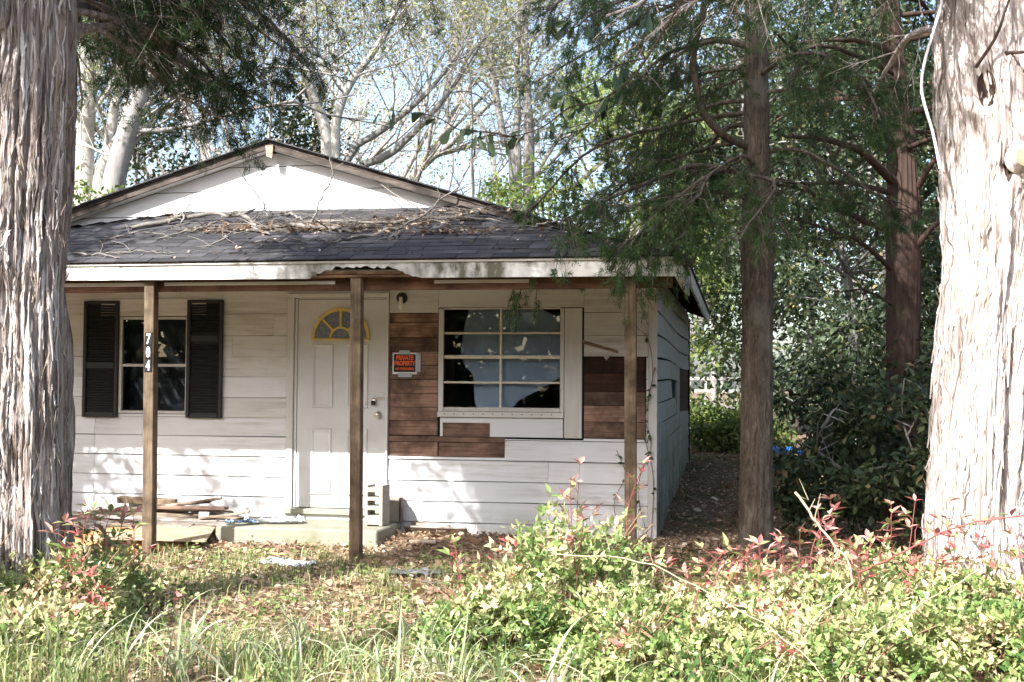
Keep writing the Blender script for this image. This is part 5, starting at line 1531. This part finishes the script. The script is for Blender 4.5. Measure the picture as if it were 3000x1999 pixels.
evergreen('sunlit_evergreen', 'small bushy treetop peeping over the right slope of the roof', (-4.3, 12.5, 0.6), 5.2, 1.2, 4500, M['brightleaf'], 'bright bushes behind the house', 0.6, 0.11, 205, 0.05)
for k, (x, y, h, r_, lab) in enumerate([(-8.6, 12.8, 7.3, 1.6, 'leafy evergreen tree behind the foot of the pale two-stemmed tree'), (-11.8, 12.6, 6.5, 1.8, 'leafy evergreen tree right of the dark leaning trunk')]):
    evergreen('evergreen_tree', lab, (x, y, float(gz(x, y))), h, r_, 6500, M['woodleaf'], 'evergreens behind the house', 1.0, 0.12, 300 + k)
# dark laurel shrubs at the foot of the wood
for k, (x, y, h, r_, lab) in enumerate([(1.75, 0.55, 1.25, 0.62, 'low dark green shrub just right of the slim tree'), (2.35, 0.05, 1.35, 0.7, 'dark green shrub in front of the dark cedar foot'), (3.0, -0.4, 1.5, 0.75, 'dark green shrub behind the left edge of the right cedar'),
                                   (2.9, 1.3, 2.0, 0.85, 'tall dark green shrub between the dark cedar and the right cedar'), (1.9, 2.4, 1.6, 0.75, 'dark green shrub left of the dark cedar foot'), (2.3, 4.6, 1.5, 0.7, 'dark green shrub right of the blue tarpaulin'), (2.6, 3.2, 2.2, 0.9, 'tall dark green shrub behind the dark cedar trunk')]):
    evergreen('laurel_shrub', lab, (x, y, float(gz(x, y))), h, r_, 3000, M['woodleaf'], 'dark shrubs under the wood', 0.08, 0.085, 400 + k, 0.02, 22, 'shrub')

# ---- trees of the yard outside the picture, whose shade falls into it
evergreen('roadside_tree', 'tall leafy roadside tree shading the right end of the house', (-5.7, -13.2, 0.0), 15.5, 2.4, 15000, M['woodleaf'], 'roadside trees', 10.2, 0.16, 601, 0.25, 40)
evergreen('roadside_tree', 'leafy tree left of the yard shading the left wall of the house', (-8.2, -4.6, 0.0), 7.2, 1.7, 7000, M['woodleaf'], 'roadside trees', 3.3, 0.12, 602, 0.14, 30)

# ---- distant wood all round
A = Acc()
g = np.random.default_rng(77)
n = 74000
ang_ = np.concatenate([g.uniform(math.radians(48), math.radians(152), int(n * 0.32)), g.uniform(math.radians(152), math.radians(408), n - int(n * 0.32))])
rad_ = g.uniform(34, 52, n)
hm = 3.0 + 9.0 * fbm(np.stack([np.cos(ang_) * 6, np.sin(ang_) * 6, ang_ * 0], -1), 3, 6)
deg = np.degrees(ang_)
front_ = (deg > 48) & (deg < 152)
hm = np.where(front_ & (deg > 94), hm * 0.62, np.where(front_, hm * 1.35, hm + 3.0))
pz = np.where(front_, g.random(n) ** 0.8, g.random(n) ** 1.7) * hm
P = np.column_stack([0.7 + rad_ * np.cos(ang_), -5 + rad_ * np.sin(ang_), pz])
sz = np.where(front_, 0.42, 1.0) * g.uniform(0.6, 1.4, n)
v, f, t_ = scatter(RHOMB, P, g.normal(size=(n, 3)), sz, np.clip(g.normal(0.45, 0.22, n), 0, 1))
tag(link('distant_wood', mesh_big('distant_wood', v, f, t_), M['woodleaf'], kind='stuff'), 'distant mass of mixed woodland closing the view', 'woodland')
# ---------------------------------------------------------------- oak spray hanging into the picture
def flat_leaf(name, outline, m, fold=0.12, curl=0.1):
    """leaf blade from a half outline [(along, half width)], creased on the midrib"""
    v = [(s, 0, -curl * s * s) for s, w in outline]
    n = len(v)
    v += [(s, w, fold * w - curl * s * s) for s, w in outline[1:-1]] + [(s, -w, fold * w - curl * s * s) for s, w in outline[1:-1]]
    f = []
    L, R_ = n, n + len(outline) - 2
    f.append((0, 1, L)); f.append((0, R_, 1))
    for k in range(1, n - 2):
        f.append((k, k + 1, L + k, L + k - 1))
        f.append((k + 1, k, R_ + k - 1, R_ + k))
    f.append((n - 2, n - 1, L + n - 3)); f.append((n - 1, n - 2, R_ + n - 3))
    me = bpy.data.meshes.new(name)
    me.from_pydata(v, [], f)
    me.materials.append(m)
    return me
def aim(o, pos, d, roll, size):
    d = Vector(tuple(map(float, d))).normalized()
    q = d.to_track_quat('X', 'Z')
    o.rotation_mode = 'QUATERNION'
    o.rotation_quaternion = q @ Vector((1, 0, 0)).rotation_difference(Vector((1, 0, 0))) @ Matrix.Rotation(roll, 3, 'X').to_quaternion()
    o.location = tuple(map(float, pos))
    o.scale = (size, size, size)

OAK = [flat_leaf('leaf', [(0, 0), (0.10, 0.03), (0.35, 0.10), (0.60, 0.19), (0.74, 0.14), (0.86, 0.20), (0.94, 0.12), (1.0, 0)], M['oakleaf']),
       flat_leaf('leaf', [(0, 0), (0.12, 0.04), (0.40, 0.14), (0.70, 0.24), (0.88, 0.22), (1.0, 0)], M['oakleaf'], 0.25),
       flat_leaf('leaf', [(0, 0), (0.10, 0.025), (0.30, 0.12), (0.45, 0.08), (0.62, 0.22), (0.80, 0.12), (1.0, 0)], M['oakleaf'], -0.1, 0.25)]
tw = [[(0.75, -4.6, 4.25), (0.55, -4.75, 3.75), (0.38, -4.81, 3.44), (0.2, -4.86, 3.15), (0.02, -4.92, 3.02), (-0.12, -4.98, 2.98), (-0.25, -5.03, 2.87), (-0.41, -5.08, 2.81), (-0.54, -5.13, 2.81), (-0.67, -5.19, 2.76)],
      [(-0.41, -5.07, 2.81), (-0.55, -5.07, 2.84), (-0.68, -5.14, 2.84), (-0.8, -5.22, 2.9), (-0.94, -5.29, 2.91), (-1.06, -5.37, 2.92)],
      [(0.45, -4.78, 3.56), (0.31, -4.83, 3.55), (0.22, -4.87, 3.44), (0.08, -4.92, 3.38), (-0.07, -4.97, 3.42), (-0.18, -5.02, 3.48)],
      [(0.28, -4.83, 3.27), (0.13, -4.85, 3.23), (0.01, -4.9, 3.13), (-0.12, -4.96, 3.06), (-0.21, -5.01, 3.09)]]
ob = thing('oak_spray', 'dark leafy oak twig hanging down in front of the sky', 'branch', (0.75, -4.6, 4.25))
A = Acc()
off = np.array([0.75, -4.6, 4.25])
LP = []
for k, pts in enumerate(tw):
    p = spline(np.array(pts) - off, 26)
    A.add(*tube(p, np.linspace(0.008 if k == 0 else 0.005, 0.0018, 26), 5))
    LP.append(p)
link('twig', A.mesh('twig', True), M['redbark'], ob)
spec = [(0, 11, 10), (0, 14, 25), (1, 8, 25), (2, 6, 25), (3, 6, 25)]
cnt = {0: 26, 1: 13, 2: 28, 3: 22}
for k in cnt:
    for q in range(cnt[k]):
        i0 = random.randint(9 if k == 0 else 4, 25)
        o = link('leaf', random.choice(OAK), None, ob)
        aim(o, LP[k][i0] + rng.normal(size=3) * 0.012, (random.gauss(-0.15, 0.55), random.gauss(0, 0.5), -0.9 + random.gauss(0, 0.45)), random.uniform(-1.6, 1.6), random.uniform(0.07, 0.125))

# ---------------------------------------------------------------- nandina thicket
NL = [flat_leaf('leaf', [(0, 0), (0.18, 0.10), (0.42, 0.19), (0.68, 0.13), (1.0, 0)], M['pinkleaf'], 0.5, 0.08),
      flat_leaf('leaf', [(0, 0), (0.18, 0.10), (0.42, 0.20), (0.68, 0.14), (1.0, 0)], M['greenleaf'], 0.5, 0.08)]

def sprig(parent, base, tip, n, pink, size=0.074):
    """tall shoot whose leaves are built one by one, in threes"""
    p = spline([base, (np.array(base) + tip) / 2 + rng.normal(size=3) * 0.04, tip], 12)
    v, f = tube(p, np.linspace(0.0045, 0.0018, 12), 5)
    link('shoot', mesh_big('shoot', v, f, smooth=True), M['redstem'], parent)
    for k in range(n):
        u = 0.35 + 0.65 * (k + 1) / n
        i0 = min(11, int(u * 11))
        sd = norm(rng.normal(size=3) * [1, 1, 0.25] + [0, 0, 0.35])
        ax = p[i0] + sd * random.uniform(0.03, 0.11) if k < n - 1 else p[i0]
        if k < n - 1:
            v, f = tube(np.array([p[i0], (p[i0] + ax) / 2 + [0, 0, 0.01], ax]), [0.002, 0.0016, 0.0012], 4)
            link('leaf_stalk', mesh_big('leaf_stalk', v, f), M['redstem'], parent)
        w = norm(np.cross(sd, [0, 0, 1.0]) + 1e-3)
        for d_ in (sd + [0, 0, 0.6], sd * 0.5 + w + [0, 0, 0.25], sd * 0.5 - w + [0, 0, 0.25]):
            o = link('leaf', NL[0 if random.random() < pink else 1], None, parent)
            aim(o, ax, d_ + rng.normal(size=3) * 0.15, random.uniform(-0.5, 0.5), size * random.uniform(0.8, 1.25))

def nandina(x, y, r, h, n, label, sprigs, pinkness=0.12, seed=0):
    g = np.random.default_rng(seed)
    z = float(gz(x, y))
    root = thing('nandina_shrub', label, 'shrub', (x, y, z), group='nandina thicket along the front of the yard')
    A = Acc()
    for k in range(14):
        a = g.uniform(0, 2 * math.pi)
        e = np.array([math.cos(a) * r * g.uniform(0.2, 0.9), math.sin(a) * r * g.uniform(0.2, 0.9), h * g.uniform(0.6, 0.95)])
        A.add(*tube(spline([(e[0] * 0.15, e[1] * 0.15, -0.03), (e[0] * 0.5, e[1] * 0.5, e[2] * 0.6), e], 6), np.linspace(0.006, 0.003, 6), 4))
    link('stems', A.mesh('stems', True), M['stem'], root, kind='stuff')
    m = n // 3
    a, u = g.uniform(0, 2 * math.pi, m), g.random(m)
    el = np.arcsin(g.uniform(-0.1, 1, m))
    lump = 0.72 + 0.8 * (fbm(np.stack([np.cos(a) * 1.6 + 9, np.sin(a) * 1.6, el * 1.4 + seed], -1), 2, seed) - 0.3)
    rr = lump * (0.45 + 0.55 * np.sqrt(u))
    nr = np.stack([np.cos(a) * np.cos(el), np.sin(a) * np.cos(el), np.sin(el)], -1)
    P = nr * rr[:, None] * [r, r, h] + [0, 0, 0.03]
    P[:, 2] = np.maximum(P[:, 2], 0.02)
    hole = fbm(np.column_stack([P[:, 0] + x, P[:, 1] + y, P[:, 2]]) * 6.5, 2, 44)
    ok = hole > 0.36
    P, nr, rr, hole = P[ok], nr[ok], rr[ok], hole[ok]
    m = len(P)
    ax = norm(nr + g.normal(size=(m, 3)) * 0.55 + [0, 0, 0.15])
    sdv = norm(np.cross(ax, g.normal(size=(m, 3))))
    P3 = np.repeat(P, 3, 0) + g.normal(size=(3 * m, 3)) * 0.006
    D3 = np.stack([ax, ax * 0.45 + sdv, ax * 0.45 - sdv], 1).reshape(-1, 3)
    out = sstep(0.75, 1.05, rr) * sstep(0.2, 0.8, nr[:, 2])
    Q = np.column_stack([P[:, 0] + x, P[:, 1] + y, P[:, 2]])
    hue = fbm(Q * 5.0, 2, 71) - 0.5
    red = fbm(Q * 3.5 + 7, 2, 72)
    base = np.clip(g.normal(0.42 if x < -2.5 else 0.31, 0.11, m) + 0.7 * hue + 0.24 * out + sstep(0.60 - 0.45 * pinkness, 0.78 - 0.45 * pinkness, red) * (0.25 + 0.5 * out) * g.uniform(0.3, 1.0, m), 0, 1)
    T3 = np.clip(np.repeat(base, 3) + g.normal(size=3 * m) * 0.05, 0, 1)
    v, f, t_ = scatter(LANCE, P3, D3, g.uniform(0.026, 0.072, 3 * m), T3, upish=1.2)
    link('foliage', mesh_big('foliage', v, f, t_), M['nandina'], root, kind='stuff')
    for k in range(sprigs):
        a = g.uniform(0, 2 * math.pi)
        q = g.uniform(0.1, 0.8)
        b = np.array([math.cos(a) * r * q * 0.8, math.sin(a) * r * q * 0.8, h * 0.55])
        t_ = b + np.array([g.normal() * 0.08, g.normal() * 0.06, h * 0.40 + g.uniform(0.12, 0.28)])
        sprig(root, b, t_, int(g.integers(4, 8)), 0.65 if pinkness > 0.1 else 0.3, 0.074 * g.uniform(0.75, 1.2))
    return root

NA = [  # x, y, radius, height, leaves, label, sprigs, pinkness
    (-0.55, -4.75, 0.55, 0.46, 4200, 'leafy green nandina shrub nearest the middle of the yard', 2, 0.08),
    (-0.18, -4.35, 0.68, 0.82, 6200, 'tall nandina shrub below the window with dark red top shoots', 3, 0.14),
    (0.24, -5.0, 0.60, 0.44, 4200, 'low nandina shrub at the front right of the middle', 1, 0.08),
    (0.48, -4.15, 0.48, 0.34, 3000, 'nandina shrub before the right porch post', 3, 0.16),
    (0.80, -4.70, 0.60, 0.38, 4000, 'nandina shrub in front of the slim tree with red patches', 2, 0.22),
    (0.95, -3.85, 0.52, 0.40, 3400, 'pink-tipped nandina shrub left of the slim tree foot', 6, 0.34),
    (1.35, -4.25, 0.60, 0.50, 4200, 'nandina shrub right of the slim tree with pink rim', 5, 0.32),
    (1.25, -5.05, 0.62, 0.42, 4200, 'low green nandina shrub at the bottom edge', 0, 0.08),
    (1.62, -3.65, 0.55, 0.58, 3800, 'nandina shrub with pink leaflets against the dark wood', 6, 0.34),
    (1.95, -4.75, 0.60, 0.48, 4200, 'dense green nandina shrub in the lower right corner', 1, 0.08),
    (2.05, -4.15, 0.55, 0.60, 4000, 'nandina shrub before the foot of the right cedar', 4, 0.26),
    (2.60, -4.35, 0.60, 0.60, 4000, 'nandina shrub at the right edge of the picture', 2, 0.16),
    (2.45, -5.0, 0.55, 0.42, 3000, 'small nandina shrub cut by the right edge near the bottom', 0, 0.1),
    (0.62, -5.35, 0.55, 0.36, 3000, 'low nandina clump at the bottom right of the middle', 0, 0.08),
    (-3.65, -5.15, 0.62, 0.74, 5000, 'nandina shrub hiding the foot of the left cedar', 3, 0.12),
    (-3.12, -4.75, 0.45, 0.54, 3400, 'nandina shrub right of the left cedar with pink shoots', 3, 0.2),
    (-3.25, -4.05, 0.42, 0.50, 2600, 'nandina shrub behind the left cedar reaching toward the boards', 4, 0.3),
    (-3.05, -5.45, 0.55, 0.34, 3000, 'low nandina clump in the lower left corner', 0, 0.1),
    (-3.75, -5.75, 0.50, 0.36, 2600, 'nandina clump cut by the left edge', 0, 0.1)]
for k, (x, y, r_, h_, n_, lab, sp_, pk) in enumerate(NA):
    nandina(x, y, r_, h_, n_, lab, sp_, pk, 500 + k)

# dry stems lying across the thicket
for pts, r_, m, lab in [
    ([(1.07, -4.59, 0.92), (1.16, -4.66, 0.80), (1.25, -4.75, 0.68), (1.33, -4.83, 0.58), (1.34, -4.93, 0.50)], 0.008, M['palestem'], 'pale dry stem sticking up with a forked tip left of the right cedar'),
    ([(1.34, -4.95, 0.50), (1.22, -5.12, 0.42), (1.12, -5.30, 0.34), (1.02, -5.50, 0.22), (0.9, -5.7, 0.05)], 0.0065, M['palestem'], 'pale dry branch slanting down to the bottom edge'),
    ([(-0.20, -4.98, 0.60), (0.25, -5.12, 0.60), (0.60, -5.25, 0.48), (1.0, -5.5, 0.30), (1.25, -5.65, 0.05)], 0.0045, M['palestem'], 'long thin straw stem crossing the shrubs to the lower right'),
    ([(1.97, -4.9, 0.58), (1.64, -5.1, 0.42), (1.38, -5.35, 0.30), (1.2, -5.6, 0.1)], 0.004, M['palestem'], 'thin dry stem lying across the lower right shrubs'),
    ([(1.4, -4.6, 0.50), (1.64, -4.5, 0.60), (1.93, -4.42, 0.74), (2.23, -4.4, 0.80), (2.45, -4.35, 0.78)], 0.0055, M['redstem'], 'red-brown arching stem in front of the right cedar')]:
    p = spline(np.array(pts), 20)
    p[1:-1] += rng.normal(size=(18, 3)) * 0.004
    A = Acc()
    A.add(*tube(p, np.linspace(r_, r_ * 0.6, 20), 6))
    for q in (1, 3, 6):
        A.add(*tube(np.array([p[q], p[q] + rng.normal(size=3) * 0.03 + [0, 0, 0.04], p[q] + rng.normal(size=3) * 0.04 + [0, 0, 0.09]]), [r_ * 0.5, r_ * 0.4, r_ * 0.2], 5))
    tag(link('dry_stem', A.mesh('dry_stem', True), m), lab, 'stem', 'dry stems over the shrubs')

# ---------------------------------------------------------------- strap-leaved clumps in the foreground
def strap_blade(k):
    L, bend = 1.0, (0.7, 1.1, 1.6, 0.9, 1.9)[k]
    n = 8
    v, f = [], []
    a, x, z = 1.35, 0.0, 0.0
    for q in range(n + 1):
        s = q / n
        w = 0.012 * (1 - s ** 2.2) * (0.6 + 0.4 * min(1, s * 4)) + 0.0006
        v += [(x, w, z + w * 0.25), (x, 0, z), (x, -w, z + w * 0.25)]
        a -= bend * 1.6 / n * (0.4 + 1.2 * s)
        x += math.cos(a) * L / n
        z += math.sin(a) * L / n
    for q in range(n):
        b = 3 * q
        f += [(b, b + 1, b + 4, b + 3), (b + 1, b + 2, b + 5, b + 4)]
    me = bpy.data.meshes.new('blade')
    me.from_pydata(v, [], f)
    me.materials.append(M['strap'])
    return me
SB = [strap_blade(k) for k in range(5)]
ST = [(-2.95, -5.75), (-2.62, -5.62), (-2.35, -5.50), (-2.05, -5.62), (-1.75, -5.45), (-1.45, -5.55), (-1.20, -5.35), (-0.95, -5.50), (-0.70, -5.30), (-0.40, -5.50), (-0.15, -5.60), (-2.75, -5.20), (-2.2, -5.10), (-1.6, -5.0), (-1.05, -4.85), (-0.85, -5.05), (0.2, -5.75), (0.9, -5.72), (-2.5, -5.85), (-1.9, -5.85), (-1.3, -5.82), (-0.8, -5.78), (-1.15, -4.35), (-1.8, -4.55), (-1.6, -5.7), (-0.55, -5.62)]
ORD = ['first', 'second', 'third', 'fourth', 'fifth', 'sixth', 'seventh', 'eighth', 'ninth', 'tenth', 'eleventh', 'twelfth', 'thirteenth', 'fourteenth', 'fifteenth', 'sixteenth', 'seventeenth', 'eighteenth']
rows_ = {True: sorted(p[0] for p in ST if p[1] < -5.4), False: sorted(p[0] for p in ST if p[1] >= -5.4)}
for k, (x, y) in enumerate(ST):
    big = y < -4.9
    fr = y < -5.4
    lab = f'{ORD[rows_[fr].index(x)]} strap-leaf clump from the left ' + ('along the bottom edge' if fr else 'in the grass behind the bottom row')
    root = thing('strap_leaf_plant', lab, 'plant', (x, y, float(gz(x, y)) - 0.01), group='strap-leaf clumps in the foreground')
    for q in range(random.randint(11, 16) if big else 7):
        o = link('blade', random.choice(SB), None, root)
        s = random.uniform(0.32, 0.56) * (1 if big else 0.8)
        o.scale = (s, s * random.uniform(0.8, 1.4), s)
        o.rotation_euler = (random.gauss(0, 0.22), random.gauss(0.05, 0.25), random.uniform(0, 6.283))
        o.location = (random.gauss(0, 0.035), random.gauss(0, 0.035), 0)

# ---------------------------------------------------------------- ground cover
def yard(n, x0, x1, y0, y1):
    return np.stack([rng.uniform(x0, x1, n), rng.uniform(y0, y1, n)], -1)
def on_ground(xy, lift):
    return np.column_stack([xy, gz(xy[:, 0], xy[:, 1]) + lift])
def clear(xy):
    return ~((xy[:, 0] > -7.7) & (xy[:, 0] < 0.02) & (xy[:, 1] > -0.03) & (xy[:, 1] < DEPTH)) & ~((xy[:, 0] > -3.95) & (xy[:, 0] < -2.4) & (xy[:, 1] > -0.88) & (xy[:, 1] < 0.0))
xy = np.vstack([yard(34000, -5.6, 1.2, -6.3, 0.0), yard(9000, -0.3, 3.5, -3.0, 9.0)])
xy = xy[clear(xy)]
n = len(xy)
P = on_ground(xy, 0.008 + np.abs(rng.normal(size=n)) * 0.014)
v, f, t_ = scatter(OVAL, P, rng.normal(size=(n, 3)) * [1, 1, 0.30], np.exp(rng.normal(-3.45, 0.42, n)), np.clip(rng.normal(0.35, 0.2, n) + 0.8 * (fbm(np.column_stack([xy * 1.7, np.zeros(n)]), 3, 55) - 0.3), 0, 1), upish=1.6)
tag(link('leaf_litter', mesh_big('leaf_litter', v, f, t_), M['litter'], kind='stuff'), 'dead brown leaves strewn over the yard', 'leaf litter')

xs2 = yard(26000, -5.6, 1.4, -6.2, 0.0)
xs2 = xs2[clear(xs2)]
n = len(xs2)
P = on_ground(xs2, 0.012 + np.abs(rng.normal(size=n)) * 0.02)
v, f, t_ = scatter(NEEDLE, P, rng.normal(size=(n, 3)) * [1, 1, 0.22], rng.uniform(0.04, 0.17, n), np.clip(rng.normal(0.72, 0.2, n), 0, 1), rng.uniform(0.0015, 0.004, n), upish=2.0)
tag(link('dry_straw', mesh_big('dry_straw', v, f, t_), M['litter'], kind='stuff'), 'fine dry straw and pine needles lying over the yard', 'straw')

def blades(xy, h, wid, lean):
    n = len(xy)
    b = on_ground(xy, -0.005)
    a = rng.uniform(0, 2 * math.pi, n)
    d_ = np.stack([np.cos(a), np.sin(a), np.zeros(n)], -1)
    w = np.stack([-np.sin(a), np.cos(a), np.zeros(n)], -1) * wid[:, None]
    m = b + d_ * (h * lean * 0.3)[:, None] + np.column_stack([np.zeros((n, 2)), h * 0.6])
    t = b + d_ * (h * lean)[:, None] + np.column_stack([np.zeros((n, 2)), h * 0.9])
    v = np.stack([b - w, b + w, m - w * 0.8, m + w * 0.8, t], 1).reshape(-1, 3)
    f = np.array([[0, 1, 3], [0, 3, 2], [2, 3, 4]])[None] + (np.arange(n) * 5)[:, None, None]
    return v, f.reshape(-1, 3)
g1 = yard(60000, -5.0, 1.0, -6.3, -1.4)
dens = fbm(np.column_stack([g1 * 1.3, np.zeros(len(g1))]), 3, 15)
keep = rng.random(len(g1)) < sstep(0.50, 0.68, dens) * (0.10 + 0.6 * sstep(-4.2, -5.4, g1[:, 1])) + 0.03 + 0.06 * sstep(-4.0, -5.2, g1[:, 1])
g1 = g1[keep]
tuft = np.vstack([np.array(c) + rng.normal(size=(130, 2)) * s for c, s in (((-3.05, -2.1), 0.12), ((-2.75, -2.25), 0.14), ((-3.35, -1.75), 0.10), ((-4.0, -1.95), 0.14), ((-3.3, -2.9), 0.10), ((-2.5, -1.9), 0.10), ((-2.0, -2.3), 0.10), ((-1.5, -2.1), 0.12), ((-1.2, -1.6), 0.1), ((-2.9, -3.3), 0.1), ((-1.7, -3.0), 0.1), ((-4.15, -1.45), 0.08), ((-2.35, -1.5), 0.05))])
gxy = np.vstack([g1, tuft])
n = len(gxy)
hh = rng.uniform(0.05, 0.17, n)
hh[-len(tuft):] *= 0.85
hh *= 1 + 1.1 * sstep(-4.9, -5.8, gxy[:, 1]) * rng.random(n)
v, f = blades(gxy, hh, rng.uniform(0.0018, 0.0042, n), rng.uniform(0.1, 0.8, n))
t_ = np.repeat(np.clip(rng.normal(0.5, 0.26, n) + 0.25 * (rng.random(n) < 0.15), 0, 1), 5)
tag(link('grass', mesh_big('grass', v, f, t_), M['grass'], kind='stuff'), 'thin uneven grass over the yard', 'grass')

# small broad-leaved weeds, by the hundred
wc = yard(420, -4.6, 0.6, -6.0, -1.2)
k = np.repeat(np.arange(len(wc)), 14)
n = len(k)
P = on_ground(wc[k] + rng.normal(size=(n, 2)) * 0.045, np.abs(rng.normal(size=n)) * 0.05 + 0.015)
v, f, t_ = scatter(OVAL, P, rng.normal(size=(n, 3)) * [1, 1, 0.4] + [0, 0, 0.3], rng.uniform(0.02, 0.05, n), np.clip(rng.normal(0.45, 0.2, n), 0, 0.85), upish=2.0)
tag(link('ground_weeds', mesh_big('ground_weeds', v, f, t_), M['grass'], kind='stuff'), 'low broad-leaved weeds scattered through the grass', 'weeds')

# fallen twigs on the ground
for (x, y, L, a), lab in zip([(-2.55, -2.9, 0.55, 0.2), (-1.55, -2.75, 0.5, -0.15), (-1.35, -2.55, 0.35, 0.3), (-3.6, -2.3, 0.4, 0.1), (-2.9, -1.45, 0.3, -0.3)],
                             ['pale stick on the leaves below the plastic wrapper', 'pale stick lying on dark soil left of the shrubs', 'thin dark stick pointing at the shrubs', 'grey stick on the leaves below the left post', 'short stick on the leaves before the stoop']):
    p = np.column_stack([x + np.linspace(-L / 2, L / 2, 9) * math.cos(a), y + np.linspace(-L / 2, L / 2, 9) * math.sin(a), np.full(9, float(gz(x, y)) + 0.028)]) + rng.normal(size=(9, 3)) * 0.008
    A = Acc()
    A.add(*tube(p, np.linspace(0.010, 0.004, 9), 6))
    A.add(*tube(np.array([p[5], p[5] + [0.05, 0.05, 0.02], p[5] + [0.11, 0.09, 0.03]]), [0.005, 0.004, 0.002], 5))
    tag(link('fallen_stick', A.mesh('fallen_stick', True), M['branch']), lab, 'stick', 'sticks on the ground')

# ---------------------------------------------------------------- vine on the right corner of the house
vn = thing('climbing_vine', 'thin leafy vine climbing the right corner board of the house', 'vine', (-0.05, -0.05, 0.05))
VL = flat_leaf('leaf', [(0, 0), (0.12, 0.2), (0.4, 0.33), (0.75, 0.2), (1, 0)], M['vineleaf'], 0.2, 0.2)
A = Acc()
for pts in ([(0.0, 0, 0.0), (-0.10, -0.01, 0.5), (0.02, -0.01, 0.9), (-0.05, -0.01, 1.2), (0.03, -0.01, 1.5), (0.0, -0.01, 1.85), (-0.12, 0.0, 2.0)], [(0.02, 0, 0.0), (0.04, 0.0, 0.6), (-0.04, -0.01, 1.0), (0.0, -0.01, 1.35), (0.05, 0.0, 1.62)], [(-0.25, 0, 0.0), (-0.32, -0.01, 0.35), (-0.22, -0.01, 0.62), (-0.3, 0, 0.85)]):
    p = spline(np.array(pts), 40)
    A.add(*tube(p, 0.0035, 5))
    for k in range(12):
        i0 = random.randint(4, 39)
        o = link('leaf', VL, None, vn)
        aim(o, p[i0], (random.gauss(0, 0.8), -0.5, random.gauss(-0.3, 0.6)), random.uniform(-1, 1), random.uniform(0.03, 0.06))
link('stem', A.mesh('stem', True), M['stem'], vn)

# ---------------------------------------------------------------- beyond the yard
crumple('blue_tarp', 1.0, 1.3, (1.50, 7.4, float(gz(1.5, 7.4)) + 0.10), 0.2, M['tarp'], 0.14, 'bright blue tarpaulin lying on the ground among the far trees', 'tarpaulin', 31, 0.03)
fe = thing('white_fence', 'white rail fence glimpsed through the gap beyond the house', 'fence', (0.3, 20.0, float(gz(0.3, 20.0))))
for k in range(7):
    box('fence_post', -1.2 + k * 0.4, -1.14 + k * 0.4, -0.03, 0.03, -0.1, 1.15, M['number'], fe)
for z in (0.35, 0.75, 1.06):
    box('fence_rail', -1.25, 1.35, -0.05, -0.032, z, z + 0.08, M['number'], fe)
